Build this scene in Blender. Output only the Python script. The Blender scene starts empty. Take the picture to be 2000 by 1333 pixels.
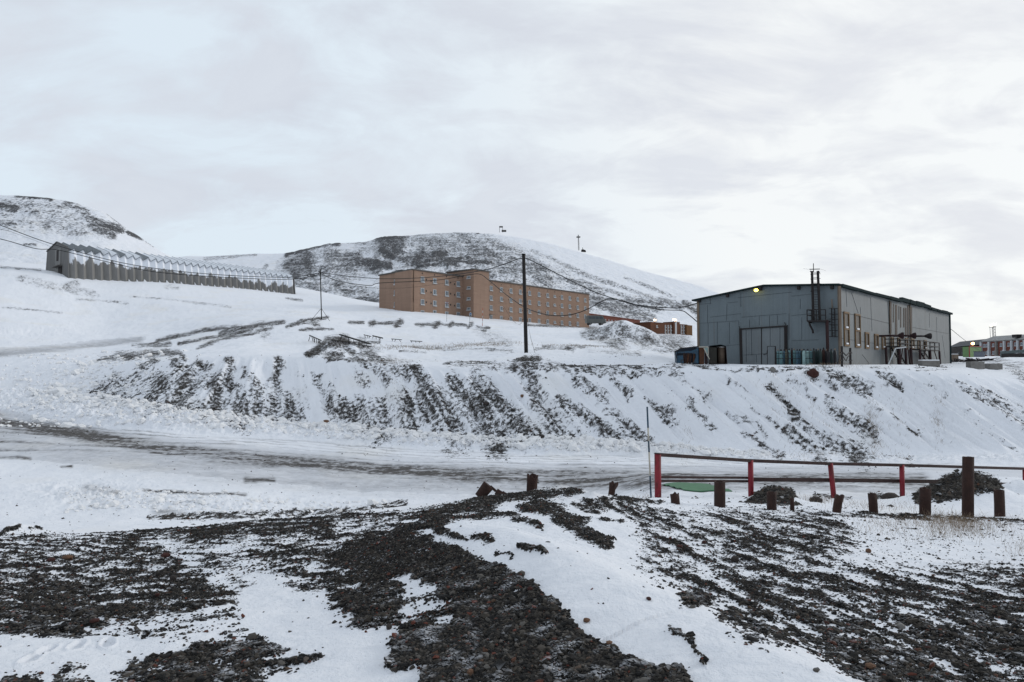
import bpy, math, random
import numpy as np
from mathutils import Vector

random.seed(7)
RNG = np.random.default_rng(11)
SC = bpy.context.scene
COL = SC.collection
F = 1333.0
TH = math.atan((715 - 666.5) / F)          # the camera looks up by about two degrees
CT, ST = math.cos(TH), math.sin(TH)


def ray(px, py):
    v, w = (px - 1000) / F, (666.5 - py) / F
    yc = CT - w * ST
    return v / yc, (ST + w * CT) / yc      # X/Y and Z/Y


def P(px, py, D):
    a, b = ray(px, py)
    return Vector((a * D, D, b * D))


def proj(X, Y, Z):
    yc = np.maximum(Y * CT + Z * ST, 1e-3)
    up = -Y * ST + Z * CT
    return 1000 + F * X / yc, 666.5 - F * up / yc


def hit(px, py, A, B):
    """point of the vertical plane through A and B seen at a pixel"""
    a, b = ray(px, py)
    dx, dy = B[0] - A[0], B[1] - A[1]
    # (A + t d) = D*(a,1):  A.x + t dx = a D ; A.y + t dy = D
    t = (a * A[1] - A[0]) / (dx - a * dy)
    D = A[1] + t * dy
    return Vector((a * D, D, b * D))


# ------------------------------------------------------------------ noise
def _h(ix, iy, seed):
    n = (ix.astype(np.int64) * 374761393 + iy.astype(np.int64) * 668265263 + seed * 1442695041) & 0x7fffffff
    n = ((n ^ (n >> 13)) * 1274126177) & 0x7fffffff
    return (n ^ (n >> 16))


def perlin(x, y, seed=0):
    x = np.asarray(x, dtype=np.float64); y = np.asarray(y, dtype=np.float64)
    x0, y0 = np.floor(x), np.floor(y)
    fx, fy = x - x0, y - y0
    u = fx * fx * fx * (fx * (fx * 6 - 15) + 10)
    v = fy * fy * fy * (fy * (fy * 6 - 15) + 10)

    def g(i, j):
        a = (_h(x0 + i, y0 + j, seed) & 1023) * (2 * math.pi / 1024)
        return np.cos(a) * (fx - i) + np.sin(a) * (fy - j)
    n0 = g(0, 0) * (1 - u) + g(1, 0) * u
    n1 = g(0, 1) * (1 - u) + g(1, 1) * u
    return (n0 * (1 - v) + n1 * v) * 1.45


def fbm(x, y, octv=4, seed=0, gain=0.5):
    t = 0; a = 1.0; s = 0
    for k in range(octv):
        t = t + a * perlin(x * 2 ** k + 17.3 * k, y * 2 ** k - 9.1 * k, seed + k); s += a; a *= gain
    return t / s


def sstep(a, b, x):
    t = np.clip((x - a) / (b - a), 0, 1)
    return t * t * (3 - 2 * t)


# ------------------------------------------------------------------ objects
def link(o, parent=None):
    COL.objects.link(o)
    if parent is not None:
        o.parent = parent
    return o


def tag(o, label=None, cat=None, group=None, kind=None):
    if label: o['label'] = label
    if cat: o['category'] = cat
    if group: o['group'] = group
    if kind: o['kind'] = kind
    return o


def thing(name, loc, label, cat, group=None):
    o = bpy.data.objects.new(name, None)
    o.empty_display_size = 0.3
    o.location = loc
    link(o)
    return tag(o, label, cat, group)


def np_mesh(name, V, Fc, mat, smooth=True, attrs=None):
    """mesh from arrays; Fc is (n,3) or (n,4)"""
    me = bpy.data.meshes.new(name)
    n, k = Fc.shape
    me.vertices.add(len(V)); me.vertices.foreach_set('co', np.asarray(V, dtype=np.float32).ravel())
    me.loops.add(n * k); me.loops.foreach_set('vertex_index', Fc.astype(np.int32).ravel())
    me.polygons.add(n); me.polygons.foreach_set('loop_start', np.arange(0, n * k, k, dtype=np.int32))
    me.update(calc_edges=True)
    me.polygons.foreach_set('use_smooth', np.full(n, smooth, dtype=bool))
    for a, d in (attrs or {}).items():
        at = me.attributes.new(a, 'FLOAT', 'POINT')
        at.data.foreach_set('value', np.asarray(d, dtype=np.float32).ravel())
    me.materials.append(mat)
    me.update()
    return bpy.data.objects.new(name, me)


class MB:
    def __init__(s):
        s.v, s.f, s.sm = [], [], []

    def add(s, vs, fs, smooth=False):
        o = len(s.v)
        s.v += [Vector(p) for p in vs]
        for f in fs:
            s.f.append(tuple(i + o for i in f)); s.sm.append(smooth)
        return s

    def box(s, c, ax, ay, az):
        """centre and three half-axis vectors"""
        c, ax, ay, az = Vector(c), Vector(ax), Vector(ay), Vector(az)
        p = [c + ax * i + ay * j + az * k for k in (-1, 1) for j in (-1, 1) for i in (-1, 1)]
        return s.add(p, [(0, 2, 3, 1), (4, 5, 7, 6), (0, 1, 5, 4), (2, 6, 7, 3), (0, 4, 6, 2), (1, 3, 7, 5)])

    def beam(s, a, b, w, h=None, up=(0, 0, 1)):
        a, b = Vector(a), Vector(b)
        d = b - a
        if d.length < 1e-6: return s
        up = Vector(up)
        if abs(d.normalized().dot(up)) > .95: up = Vector((0, 1, 0))
        r = d.cross(up).normalized(); u = r.cross(d).normalized()
        return s.box((a + b) / 2, d / 2, r * w / 2, u * (h or w) / 2)

    def tube(s, pts, r, n=8, cap=True, smooth=True):
        pts = [Vector(p) for p in pts]
        rs = r if isinstance(r, (list, tuple)) else [r] * len(pts)
        vs, fs = [], []
        prev = None
        for i, p in enumerate(pts):
            d = (pts[min(i + 1, len(pts) - 1)] - pts[max(i - 1, 0)]).normalized()
            ref = Vector((0, 0, 1)) if abs(d.z) < .9 else Vector((0, 1, 0))
            x = d.cross(ref).normalized(); y = x.cross(d).normalized()
            for k in range(n):
                a = 2 * math.pi * k / n
                vs.append(p + (x * math.cos(a) + y * math.sin(a)) * rs[i])
            if i:
                b = (i - 1) * n
                for k in range(n):
                    fs.append((b + k, b + n + k, b + n + (k + 1) % n, b + (k + 1) % n))
        o = len(s.v)
        s.add(vs, fs, smooth)
        if cap:
            s.f.append(tuple(o + k for k in range(n))); s.sm.append(False)
            m = (len(pts) - 1) * n
            s.f.append(tuple(o + m + n - 1 - k for k in range(n))); s.sm.append(False)
        return s

    def prism(s, poly, off):
        """flat polygon extruded by a vector"""
        poly = [Vector(p) for p in poly]; off = Vector(off); n = len(poly)
        vs = poly + [p + off for p in poly]
        fs = [tuple(range(n - 1, -1, -1)), tuple(range(n, 2 * n))]
        fs += [(i, (i + 1) % n, n + (i + 1) % n, n + i) for i in range(n)]
        return s.add(vs, fs)

    def build(s, name, mat, parent=None, bevel=0):
        me = bpy.data.meshes.new(name)
        o = bpy.data.objects.new(name, me)
        off = Vector((0, 0, 0))
        q = parent
        while q is not None:
            off += q.location; q = q.parent
        if parent is None and s.v:
            off = Vector((sum(p.x for p in s.v) / len(s.v), sum(p.y for p in s.v) / len(s.v), min(p.z for p in s.v)))
            o.location = off
        me.from_pydata([tuple(p - off) for p in s.v], [], s.f)
        me.polygons.foreach_set('use_smooth', s.sm)
        me.materials.append(mat)
        me.update()
        import bmesh
        bm = bmesh.new(); bm.from_mesh(me)
        bmesh.ops.recalc_face_normals(bm, faces=bm.faces[:])
        bm.to_mesh(me); bm.free()
        if bevel:
            m = o.modifiers.new('bevel', 'BEVEL'); m.width = bevel; m.segments = 2; m.limit_method = 'ANGLE'
        return link(o, parent)


# ------------------------------------------------------------------ materials
def nodes(name):
    m = bpy.data.materials.new(name); m.use_nodes = True
    nt = m.node_tree
    return m, nt, nt.nodes['Principled BSDF']


def N(nt, typ, **kw):
    n = nt.nodes.new(typ)
    for k, v in kw.items():
        if k in ('operation', 'blend_type', 'data_type', 'attribute_name', 'feature', 'interpolation_type', 'noise_dimensions', 'clamp', 'noise_type', 'distance', 'attribute_type'):
            setattr(n, k, v)
        else:
            n.inputs[int(k[1:]) if k[0] == 'i' and k[1:].isdigit() else k.replace('_', ' ')].default_value = v
    return n


def L(nt, a, b): nt.links.new(a, b)


def noise(nt, vec, scale, detail=4, rough=.55, dist=0):
    n = N(nt, 'ShaderNodeTexNoise'); n.inputs['Scale'].default_value = scale
    n.inputs['Detail'].default_value = detail; n.inputs['Roughness'].default_value = rough
    n.inputs['Distortion'].default_value = dist
    if vec is not None: L(nt, vec, n.inputs['Vector'])
    return n.outputs['Fac']


def mapv(nt, vec, scale=(1, 1, 1), rot=(0, 0, 0), loc=(0, 0, 0)):
    n = nt.nodes.new('ShaderNodeMapping')
    n.inputs['Scale'].default_value = scale; n.inputs['Rotation'].default_value = rot; n.inputs['Location'].default_value = loc
    L(nt, vec, n.inputs['Vector']); return n.outputs['Vector']


def ramp(nt, fac, a, b, ca=(0, 0, 0, 1), cb=(1, 1, 1, 1)):
    n = nt.nodes.new('ShaderNodeValToRGB')
    n.color_ramp.elements[0].position = a; n.color_ramp.elements[0].color = ca
    n.color_ramp.elements[1].position = b; n.color_ramp.elements[1].color = cb
    L(nt, fac, n.inputs['Fac']); return n.outputs['Color']


def mixc(nt, fac, a, b, typ='MIX'):
    n = nt.nodes.new('ShaderNodeMix'); n.data_type = 'RGBA'; n.blend_type = typ
    for s, v in ((n.inputs[0], fac), (n.inputs[6], a), (n.inputs[7], b)):
        if hasattr(v, 'is_linked'): L(nt, v, s)
        elif isinstance(v, (int, float)): s.default_value = v
        else: s.default_value = (*v[:3], 1)
    return n.outputs[2]


def mth(nt, op, a, b=0.0, c=None, clamp=False):
    n = nt.nodes.new('ShaderNodeMath'); n.operation = op; n.use_clamp = clamp
    for i, v in enumerate((a, b) if c is None else (a, b, c)):
        if hasattr(v, 'is_linked'): L(nt, v, n.inputs[i])
        else: n.inputs[i].default_value = v
    return n.outputs[0]


def bump(nt, bsdf, h, strength=.5, dist=.02):
    n = nt.nodes.new('ShaderNodeBump'); n.inputs['Strength'].default_value = strength; n.inputs['Distance'].default_value = dist
    L(nt, h, n.inputs['Height']); L(nt, n.outputs['Normal'], bsdf.inputs['Normal'])


def wpos(nt): return nt.nodes.new('ShaderNodeNewGeometry').outputs['Position']


def simple(name, col, col2=None, scale=3, rough=.7, metal=0, streak=1.0, bmp=.25, bscale=None, thr=(.35, .7)):
    """painted, rusted or weathered surface: two colours broken up by noise"""
    m, nt, b = nodes(name)
    p = wpos(nt)
    v = mapv(nt, p, (1, 1, 1 / streak))
    n1 = noise(nt, v, scale, 6, .62)
    col2 = col2 or tuple(c * .6 for c in col)
    c = mixc(nt, ramp(nt, n1, *thr), col, col2)
    n2 = noise(nt, p, scale * 7, 3)
    c = mixc(nt, .35, c, mixc(nt, n2, tuple(x * .6 for x in col), tuple(min(1, x * 1.3) for x in col)))
    L(nt, c, b.inputs['Base Color'])
    b.inputs['Roughness'].default_value = rough; b.inputs['Metallic'].default_value = metal
    b.inputs['Specular IOR Level'].default_value = .3
    bump(nt, b, noise(nt, p, bscale or scale * 10, 3), bmp, .02)
    return m


def snowy(name, col, col2, scale, lo, hi, noise_amt=1.0, streak=1.0, rough=.8, snow=(.76, .79, .84)):
    """surface with wind-packed snow stuck on it above a ragged line (object-local height lo..hi)"""
    m, nt, b = nodes(name)
    p = wpos(nt)
    tc = nt.nodes.new('ShaderNodeTexCoord').outputs['Object']
    sx = nt.nodes.new('ShaderNodeSeparateXYZ'); L(nt, tc, sx.inputs[0])
    n1 = noise(nt, mapv(nt, p, (1, 1, 1 / streak)), scale, 6, .62)
    h = mth(nt, 'DIVIDE', mth(nt, 'SUBTRACT', sx.outputs[2], lo), hi - lo)
    k = mth(nt, 'ADD', h, mth(nt, 'MULTIPLY', mth(nt, 'SUBTRACT', n1, .5), noise_amt))
    k = ramp(nt, k, .46, .54)
    base = mixc(nt, noise(nt, mapv(nt, p, (1, 1, .25)), scale * 4, 4), col, col2)
    L(nt, mixc(nt, k, base, snow), b.inputs['Base Color'])
    b.inputs['Roughness'].default_value = rough
    b.inputs['Specular IOR Level'].default_value = .2
    bump(nt, b, noise(nt, p, scale * 8, 3), .3, .03)
    return m


def emit(name, col, st):
    m, nt, b = nodes(name)
    b.inputs['Base Color'].default_value = (*col, 1)
    b.inputs['Emission Color'].default_value = (*col, 1)
    b.inputs['Emission Strength'].default_value = st
    return m


def mask_material(name, snow_a, snow_b, rock_a, rock_b, fine, bstr, bdist, red=0.0, coarse=1.0, thr=.10, namp=2.2, hamp=1.2, pale=False):
    """snow with bare gravel or rock where the 'bare' attribute says so, ragged by fine noise"""
    m, nt, b = nodes(name)
    p = wpos(nt)
    at = N(nt, 'ShaderNodeAttribute', attribute_name='bare').outputs['Fac']
    dirt = N(nt, 'ShaderNodeAttribute', attribute_name='dirt').outputs['Fac']
    nf = noise(nt, p, fine, 9, .68)
    k = mth(nt, 'ADD', at, mth(nt, 'MULTIPLY', mth(nt, 'SUBTRACT', nf, .5), namp))
    nh = noise(nt, p, fine * 8, 4, .7)
    k = mth(nt, 'ADD', k, mth(nt, 'MULTIPLY', mth(nt, 'SUBTRACT', nh, .5), hamp))
    k = ramp(nt, k, .5 - thr, .5 + thr)
    # pebbles: cells of mixed greys, browns and a little red
    vo = nt.nodes.new('ShaderNodeTexVoronoi'); vo.inputs['Scale'].default_value = fine * 12 * coarse; vo.inputs['Randomness'].default_value = 1
    L(nt, p, vo.inputs['Vector'])
    sp = nt.nodes.new('ShaderNodeSeparateColor'); L(nt, vo.outputs['Color'], sp.inputs[0])
    rock = mixc(nt, sp.outputs[0], rock_a, rock_b)
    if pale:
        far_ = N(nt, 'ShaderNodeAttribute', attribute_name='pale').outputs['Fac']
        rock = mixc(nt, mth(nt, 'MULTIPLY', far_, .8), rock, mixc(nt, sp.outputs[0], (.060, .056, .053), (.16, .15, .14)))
    rock = mixc(nt, ramp(nt, sp.outputs[1], .965, .975), rock, (.10, .035, .022)) if red else rock
    rock = mixc(nt, mth(nt, 'MULTIPLY', ramp(nt, noise(nt, p, fine * 5, 5, .7), .56, .66), .55), rock, (.45, .47, .5))
    sn = mixc(nt, noise(nt, p, .35, 5), snow_a, snow_b)
    sn = mixc(nt, mth(nt, 'MULTIPLY', ramp(nt, noise(nt, p, .13, 3), .55, .75), .5), sn, (.74, .725, .69))
    dk = mth(nt, 'MULTIPLY', dirt, mth(nt, 'ADD', mth(nt, 'MULTIPLY', mth(nt, 'SUBTRACT', nf, .5), 5.0), 1.35), clamp=True)
    sn = mixc(nt, dk, sn, (.085, .08, .077))
    # stray grit on the snow
    gv = nt.nodes.new('ShaderNodeTexVoronoi'); gv.inputs['Scale'].default_value = fine * 5.5; L(nt, p, gv.inputs['Vector'])
    gm = mth(nt, 'MULTIPLY', mth(nt, 'LESS_THAN', gv.outputs['Distance'], .062), ramp(nt, noise(nt, p, fine * .25, 4), .54, .66))
    sn = mixc(nt, mth(nt, 'MULTIPLY', gm, .8), sn, (.06, .055, .05))
    L(nt, mixc(nt, k, sn, rock), b.inputs['Base Color'])
    b.inputs['Roughness'].default_value = .88
    b.inputs['Specular IOR Level'].default_value = .12
    hb = mth(nt, 'ADD', mth(nt, 'MULTIPLY', nf, .4), mth(nt, 'MULTIPLY', mth(nt, 'MULTIPLY', k, vo.outputs['Distance']), 1.2))
    hb = mth(nt, 'ADD', hb, mth(nt, 'MULTIPLY', noise(nt, p, fine * .4, 7, .62), 1.1))
    bump(nt, b, hb, bstr, bdist)
    return m


M = {}
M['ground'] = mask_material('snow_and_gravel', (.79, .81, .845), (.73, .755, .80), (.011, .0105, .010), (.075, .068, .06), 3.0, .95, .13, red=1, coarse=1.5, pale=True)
M['road'] = mask_material('packed_snow', (.69, .71, .745), (.58, .60, .64), (.03, .03, .03), (.09, .085, .08), 2.2, .9, .12)
M['hill'] = mask_material('snowy_rock', (.79, .81, .85), (.74, .765, .81), (.050, .050, .053), (.19, .19, .197), .75, .8, .9, coarse=.4, thr=.14, namp=2.0, hamp=.9)
M['snow'] = simple('fresh_snow', (.80, .82, .86), (.74, .76, .80), 2.5, .85, bmp=.3)
M['chunk'] = simple('plowed_snow', (.79, .80, .82), (.70, .70, .69), 5, .85, bmp=.4)
def sheet(name, a, b_, rust):
    """weathered painted sheet metal: blotches, runs of dirt and rust, shallow dents"""
    m, nt, b = nodes(name)
    p = wpos(nt)
    c = mixc(nt, ramp(nt, noise(nt, p, .45, 5, .6), .35, .68), a, b_)
    run = noise(nt, mapv(nt, p, (2.2, 2.2, .10)), 1.0, 5, .65)
    c = mixc(nt, mth(nt, 'MULTIPLY', ramp(nt, run, .46, .70), .50), c, tuple(x * .50 for x in a))
    run2 = noise(nt, mapv(nt, p, (3.0, 3.0, .16), (0, 0, 0), (9, 4, 2)), 1.0, 4, .6)
    c = mixc(nt, mth(nt, 'MULTIPLY', ramp(nt, run2, .60, .72), rust), c, (.085, .048, .03))
    pan = nt.nodes.new('ShaderNodeTexVoronoi'); pan.inputs['Scale'].default_value = 1.0
    L(nt, mapv(nt, p, (.55, .55, .30)), pan.inputs['Vector'])
    sc_ = nt.nodes.new('ShaderNodeSeparateColor'); L(nt, pan.outputs['Color'], sc_.inputs[0])
    c = mixc(nt, .22, c, mixc(nt, sc_.outputs[0], tuple(x * .7 for x in a), tuple(x * 1.25 for x in a)))
    c = mixc(nt, .25, c, mixc(nt, noise(nt, p, 9, 4, .7), tuple(x * .5 for x in a), tuple(x * 1.4 for x in a)))
    L(nt, c, b.inputs['Base Color']); b.inputs['Roughness'].default_value = .6; b.inputs['Specular IOR Level'].default_value = .3
    bump(nt, b, mth(nt, 'ADD', noise(nt, p, .9, 3), mth(nt, 'MULTIPLY', noise(nt, p, 8, 3), .2)), .35, .06)
    return m


M['wall'] = sheet('grey_sheet_metal', (.134, .164, .180), (.110, .136, .150), .55)
M['wall_side'] = sheet('pale_sheet_metal', (.150, .166, .172), (.118, .132, .138), .75)
M['dim_pane'] = simple('dim_brown_pane', (.040, .030, .022), (.07, .06, .05), 2, .45, bmp=0)
M['seam'] = simple('dark_seam', (.045, .052, .058), None, 2)
M['roof'] = simple('dark_green_roof_edge', (.014, .026, .028), (.026, .033, .033), 1.5, .95)
M['roof'].node_tree.nodes['Principled BSDF'].inputs['Specular IOR Level'].default_value = .05
M['trim'] = simple('rusty_beige_trim', (.20, .16, .12), (.09, .055, .04), 2, streak=4)
M['black'] = simple('black_steel', (.014, .013, .014), (.03, .022, .02), 3)
M['maroon'] = simple('maroon_steel', (.028, .009, .010), (.014, .008, .009), 3)
M['gate'] = sheet('gate_sheet', (.155, .178, .19), (.12, .138, .148), .6)
M['ochre'] = simple('ochre_wood', (.165, .098, .042), (.075, .046, .022), 3, streak=4)
M['glass'] = simple('dark_glass', (.05, .06, .07), (.09, .10, .11), 1, rough=.12, bmp=0)
M['stain'] = simple('rust_stained_sheet', (.040, .027, .020), (.10, .072, .052), 2.2, streak=9, thr=(.5, .7))
M['brick'] = None
M['white'] = simple('white_frame', (.44, .46, .48), (.33, .35, .36), 3)
M['pole'] = simple('tarred_wood', (.010, .009, .009), (.022, .019, .018), 2, streak=8)
M['cable'] = simple('cable_black', (.012, .012, .013))
M['red'] = simple('red_paint', (.21, .016, .026), (.06, .012, .012), 6, .55, streak=3, thr=(.50, .62), bmp=.4)
M['rail'] = simple('brown_rail', (.045, .022, .020), (.016, .011, .010), 7, bmp=.5, thr=(.4, .6))
M['rust'] = simple('rusty_pipe', (.044, .021, .016), (.016, .010, .009), 9, .85, bmp=.9, bscale=45, streak=2)
M['blue'] = simple('blue_paint', (.02, .065, .11), (.025, .02, .018), 2.2, .5, thr=(.45, .6))
M['cream'] = simple('cream_paint', (.50, .47, .40), None, 4, .5)
M['green'] = simple('green_sheet', (.055, .17, .08), (.04, .11, .06), 2, .6)
M['concrete'] = simple('grey_concrete', (.20, .195, .185), (.11, .10, .09), 2, .85, bmp=.5)
M['stone'] = simple('stone', (.05, .042, .038), (.025, .02, .018), 9, .9, bmp=.8)
M['redstone'] = simple('red_stone', (.060, .022, .018), (.028, .013, .011), 12, .9, bmp=.8)
M['tan'] = simple('tan_stone', (.16, .09, .055), (.09, .05, .035), 12, .9, bmp=.8)
# ------------------------------------------------------------------ terrain
# One profile per azimuth (named by photo column): distance and height of the mound, road, bank foot, crest and hillside.
# A value above 200 is the photo row where that ground is seen, otherwise it is a height relative to the eye.
PROF = {
 -400: [(11,-2.7),(18,-4.6),(27,-6.2),(42,-6),(58,-5),(72,-3.5),(85,-1),(97,1.5),(108,3),(118,6),(140,15),(168,25),(260,36)],
 -200: [(11,-2.7),(18,-4.6),(27,-6.2),(44,-6),(60,-5.3),(73,-3.6),(86,-.8),(98,1.6),(107,2.8),(114,5),(140,14.5),(167,24),(260,36)],
 0:    [(11,1045),(18,-4.5),(27,1022),(45,905),(66,815),(78,768),(88,722),(99,692),(106,680),(113,660),(140,592),(168,522),(260,510)],
 100:  [(11.5,1042),(18,-4.6),(27.5,1018),(45,902),(63,824),(75,772),(86,717),(98,691),(109,679),(119,662),(145,606),(171,531),(260,518)],
 200:  [(12,1040),(18,-4.6),(28,1015),(45,900),(60,836),(71,782),(84,712),(98,690),(112,679),(126,662),(150,620),(178,545),(260,528)],
 330:  [(12,1035),(18,-4.7),(28,1012),(46,898),(57,845),(65,800),(75,703),(92,686),(110,668),(130,648),(152,612),(187,554),(260,535)],
 480:  [(12.5,1020),(18,-4.8),(29,1005),(46,900),(57,853),(64,822),(75,691),(90,674),(105,652),(118,631),(150,612),(207,566),(270,545)],
 580:  [(13,1008),(19,-5),(30,-6.8),(46,905),(57,859),(64.5,833),(75,697),(90,686),(105,650),(120,628),(155,605),(220,579),(280,560)],
 720:  [(13.5,993),(19,-4.9),(32,-6.7),(44,918),(54,872),(61,845),(70,708),(82,693),(97,676),(118,650),(145,630),(176,600),(260,590)],
 850:  [(13.5,980),(20,-4.6),(33,-6.6),(43,920),(52,879),(57,860),(67,717),(80,702),(100,676),(122,653),(145,632),(172,612),(260,600)],
 1000: [(14,964),(20,-4.3),(34,-6.5),(43,918),(51,886),(55,868),(65,718),(78,688),(95,672),(120,656),(150,640),(195,628),(260,618)],
 1090: [(14,958),(20,-4.2),(34,-6.5),(42,922),(50,889),(54,870),(64,719),(75,695),(95,675),(125,656),(155,643),(215,637),(260,630)],
 1200: [(14,968),(20,-4.0),(32,-6.2),(42,920),(50,890),(53.5,872),(63,719),(72,694),(95,682),(128,664),(155,645),(225,648),(270,640)],
 1283: [(14,980),(20,971),(30,948),(42,921),(49.5,895),(53,875),(61,717),(72,.8),(100,690),(140,672),(180,660),(225,655),(270,650)],
 1350: [(14.2,986),(22,970),(30,949),(42,921),(48,898),(51,882),(59.5,717),(68,.15),(96,.9),(140,676),(180,664),(225,657),(270,652)],
 1463: [(14.5,993),(23.5,969),(30,950),(41,921),(46.5,901),(49.5,888),(58,717),(60,.08),(75,.15),(95,.2),(115,.3),(160,2),(270,5)],
 1619: [(14.5,997),(24,975),(30,955),(40,921),(45.5,903),(48,892),(57,718),(59,.1),(75,.15),(95,.2),(115,.3),(160,1),(270,4)],
 1758: [(15,1003),(26,972),(31,950),(39,922),(44.5,904),(47,895),(56,720),(58.5,.1),(75,.15),(95,.2),(115,.3),(160,1.2),(270,3.5)],
 1885: [(15,1008),(28,970),(33,948),(39,921),(43.5,905),(46,897),(54,733),(60,722),(78,.1),(98,.4),(115,702),(160,1.8),(270,3.8)],
 2000: [(15,1005),(30,968),(35,940),(40,918),(43,905),(46,893),(57,742),(66,733),(80,722),(95,706),(115,699),(160,2),(270,3.8)],
 2300: [(15,-3.2),(30,-5.7),(35,-5.9),(40,-6.1),(43,-6.1),(46,-5.6),(58,-1.3),(68,-.9),(82,-.4),(96,.6),(115,1.4),(160,2),(270,3.8)],
}
_xs = sorted(PROF)
S_K = np.array([(x - 1000) / F for x in _xs])
D_K = np.zeros((len(_xs), 16)); Z_K = np.zeros((len(_xs), 16))
for i, x in enumerate(_xs):
    pts = [(.6, -1.72), (3.6, -1.84)] + PROF[x]
    pts.append((6000, pts[-1][1] if abs(pts[-1][1]) < 60 else ray(x, pts[-1][1])[1] * pts[-1][0]))
    for j, (d, v) in enumerate(pts):
        D_K[i, j] = d
        Z_K[i, j] = ray(x, v)[1] * d if v > 200 else v
DEPTHI = lambda s, j: np.interp(s, S_K, D_K[:, j])


def seg_rows():
    r = []
    for a, b, q in ((.6, 3, 1.03), (3, 17, 1.0036), (17, 44, 1.006), (44, 80, 1.0022), (80, 280, 1.0055), (280, 6000, 1.06)):
        n = int(math.log(b / a) / math.log(q)); r += [a * (b / a) ** (k / n) for k in range(n)]
    return np.array(r + [6000.0])


ROWS = seg_rows()
_sc = np.concatenate([[-30, -8, -3.5, -2.2, -1.7, -1.45], np.arange(-1.3, -.86, .008), np.arange(-.86, .86, 2.2 / F), np.arange(.86, 1.3, .008), [1.45, 1.7, 2.2, 3.5, 8, 30]])
NR, NC = len(ROWS), len(_sc)


def smooth_cols(A, s, sig):
    out = np.empty((len(s), A.shape[1]))
    fine = np.linspace(-1.2, 1.2, 961)
    k = np.exp(-.5 * (np.arange(-24, 25) * .0025 / sig) ** 2); k /= k.sum()
    for j in range(A.shape[1]):
        y = np.interp(fine, S_K, A[:, j])
        y = np.convolve(np.pad(y, 24, mode='edge'), k, 'valid')
        out[:, j] = np.interp(s, fine, y)
    return out


_Dc = smooth_cols(D_K, _sc, .016); _Zc = smooth_cols(Z_K, _sc, .016)
ZG = np.empty((NR, NC))
for c in range(NC):
    ZG[:, c] = np.interp(ROWS, _Dc[c], _Zc[c])
_k = np.exp(-.5 * (np.arange(-8, 9) / 3.2) ** 2); _k /= _k.sum()
_pad = np.pad(ZG, ((8, 8), (0, 0)), mode='edge')
ZG = sum(_pad[i:i + NR] * _k[i] for i in range(17))

Dg, Sg = np.meshgrid(ROWS, _sc, indexing='ij')
Xg, Yg = Dg * Sg, Dg


def idxD(j): return _Dc[:, j][None, :]


# heaps and ridges, in metres on the ground ------------------------------------------------
def heap(px, D, h, rx, ry, p=1.0, rough=.25, seed=1, z0=None):
    global ZG
    x0 = ray(px, 800)[0] * D
    q = ((Xg - x0) / rx) ** 2 + ((Yg - D) / ry) ** 2
    w = q < 9
    r = np.sqrt(q[w])
    n = fbm(Xg[w] / rx * 1.7, Yg[w] / ry * 1.7, 4, seed)
    ZG[w] += h * np.exp(-r ** (1.5 * p) * 1.3) * (1 + rough * n)


heap(1878, 19.2, .92, 1.25, 1.4, .85, .28, 3)
heap(1915, 19.8, .35, .9, 1.1, 1, .5, 33)
heap(1990, 21.5, .75, 1.3, 1.4, 1, .3, 34)
heap(1510, 18.6, .42, .55, .9, 1, .5, 4)
heap(628, 121, 1.2, 6, 6, .8, .3, 5)
heap(645, 80, 1.35, 2.7, 4, 1, .5, 6)
heap(700, 81, .75, 3.4, 4, 1, .6, 7)
heap(1045, 67, .65, 2.2, 3, 1, .6, 8)
heap(1215, 122, 3.6, 6.5, 9, 1.0, .12, 9)
heap(1275, 118, 1.5, 5.5, 8, 1.0, .12, 10)
heap(1150, 128, .25, 6, 8, 1.0, .2, 12)
heap(1085, 14.6, .22, .5, .8, 1, .5, 21)
heap(1160, 12.8, .14, .55, .7, 1, .5, 22)
heap(40, 13.4, .25, .6, .9, 1, .5, 23)


def ridge(pts, h, wl, wr):
    """gravel windrow along world points; wl and wr are the flank widths to its two sides"""
    global ZG
    best = np.full(Xg.shape, 1e9); side = np.zeros(Xg.shape); amp = np.zeros(Xg.shape)
    m = (Yg < 20) & (np.abs(Sg) < 1.4)
    X, Y = Xg[m], Yg[m]
    bb = np.full(X.shape, 1e9); ss = np.zeros(X.shape); aa = np.zeros(X.shape)
    for (a, ha), (b, hb) in zip(pts[:-1], pts[1:]):
        dx, dy = b[0] - a[0], b[1] - a[1]; L2 = dx * dx + dy * dy
        t = np.clip(((X - a[0]) * dx + (Y - a[1]) * dy) / L2, 0, 1)
        ex, ey = X - a[0] - t * dx, Y - a[1] - t * dy
        d = np.hypot(ex, ey); c = dx * ey - dy * ex
        k = d < bb
        bb[k] = d[k]; ss[k] = np.sign(c[k]); aa[k] = (ha + (hb - ha) * t)[k]
    w = np.where(ss > 0, wl, wr)
    ZG[m] += h * aa * np.exp(-(bb / w) ** 1.6)


_rp = [((690, 1045), .3), ((830, 1042), .8), ((965, 1098), 1), ((1100, 1195), 1), ((1210, 1276), 1), ((1350, 1330), .8)]
_rw = []
for (a, b), hh in _rp:
    r = ray(a, b); d = -2.05 / r[1]
    d = min(d, 9.5)
    _rw.append(((r[0] * d, d), hh))
_rw.append(((_rw[-1][0][0] + .6, 2.6), .6))
ridge(_rw, .44, .75, 1.1)

PXg, PYg = proj(Xg, Yg, ZG)


# ------------------------------------------------------------------ where the ground is bare
RX0, RY0, RS, RW, RH = -300, 340, 2, 1300, 520


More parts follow.
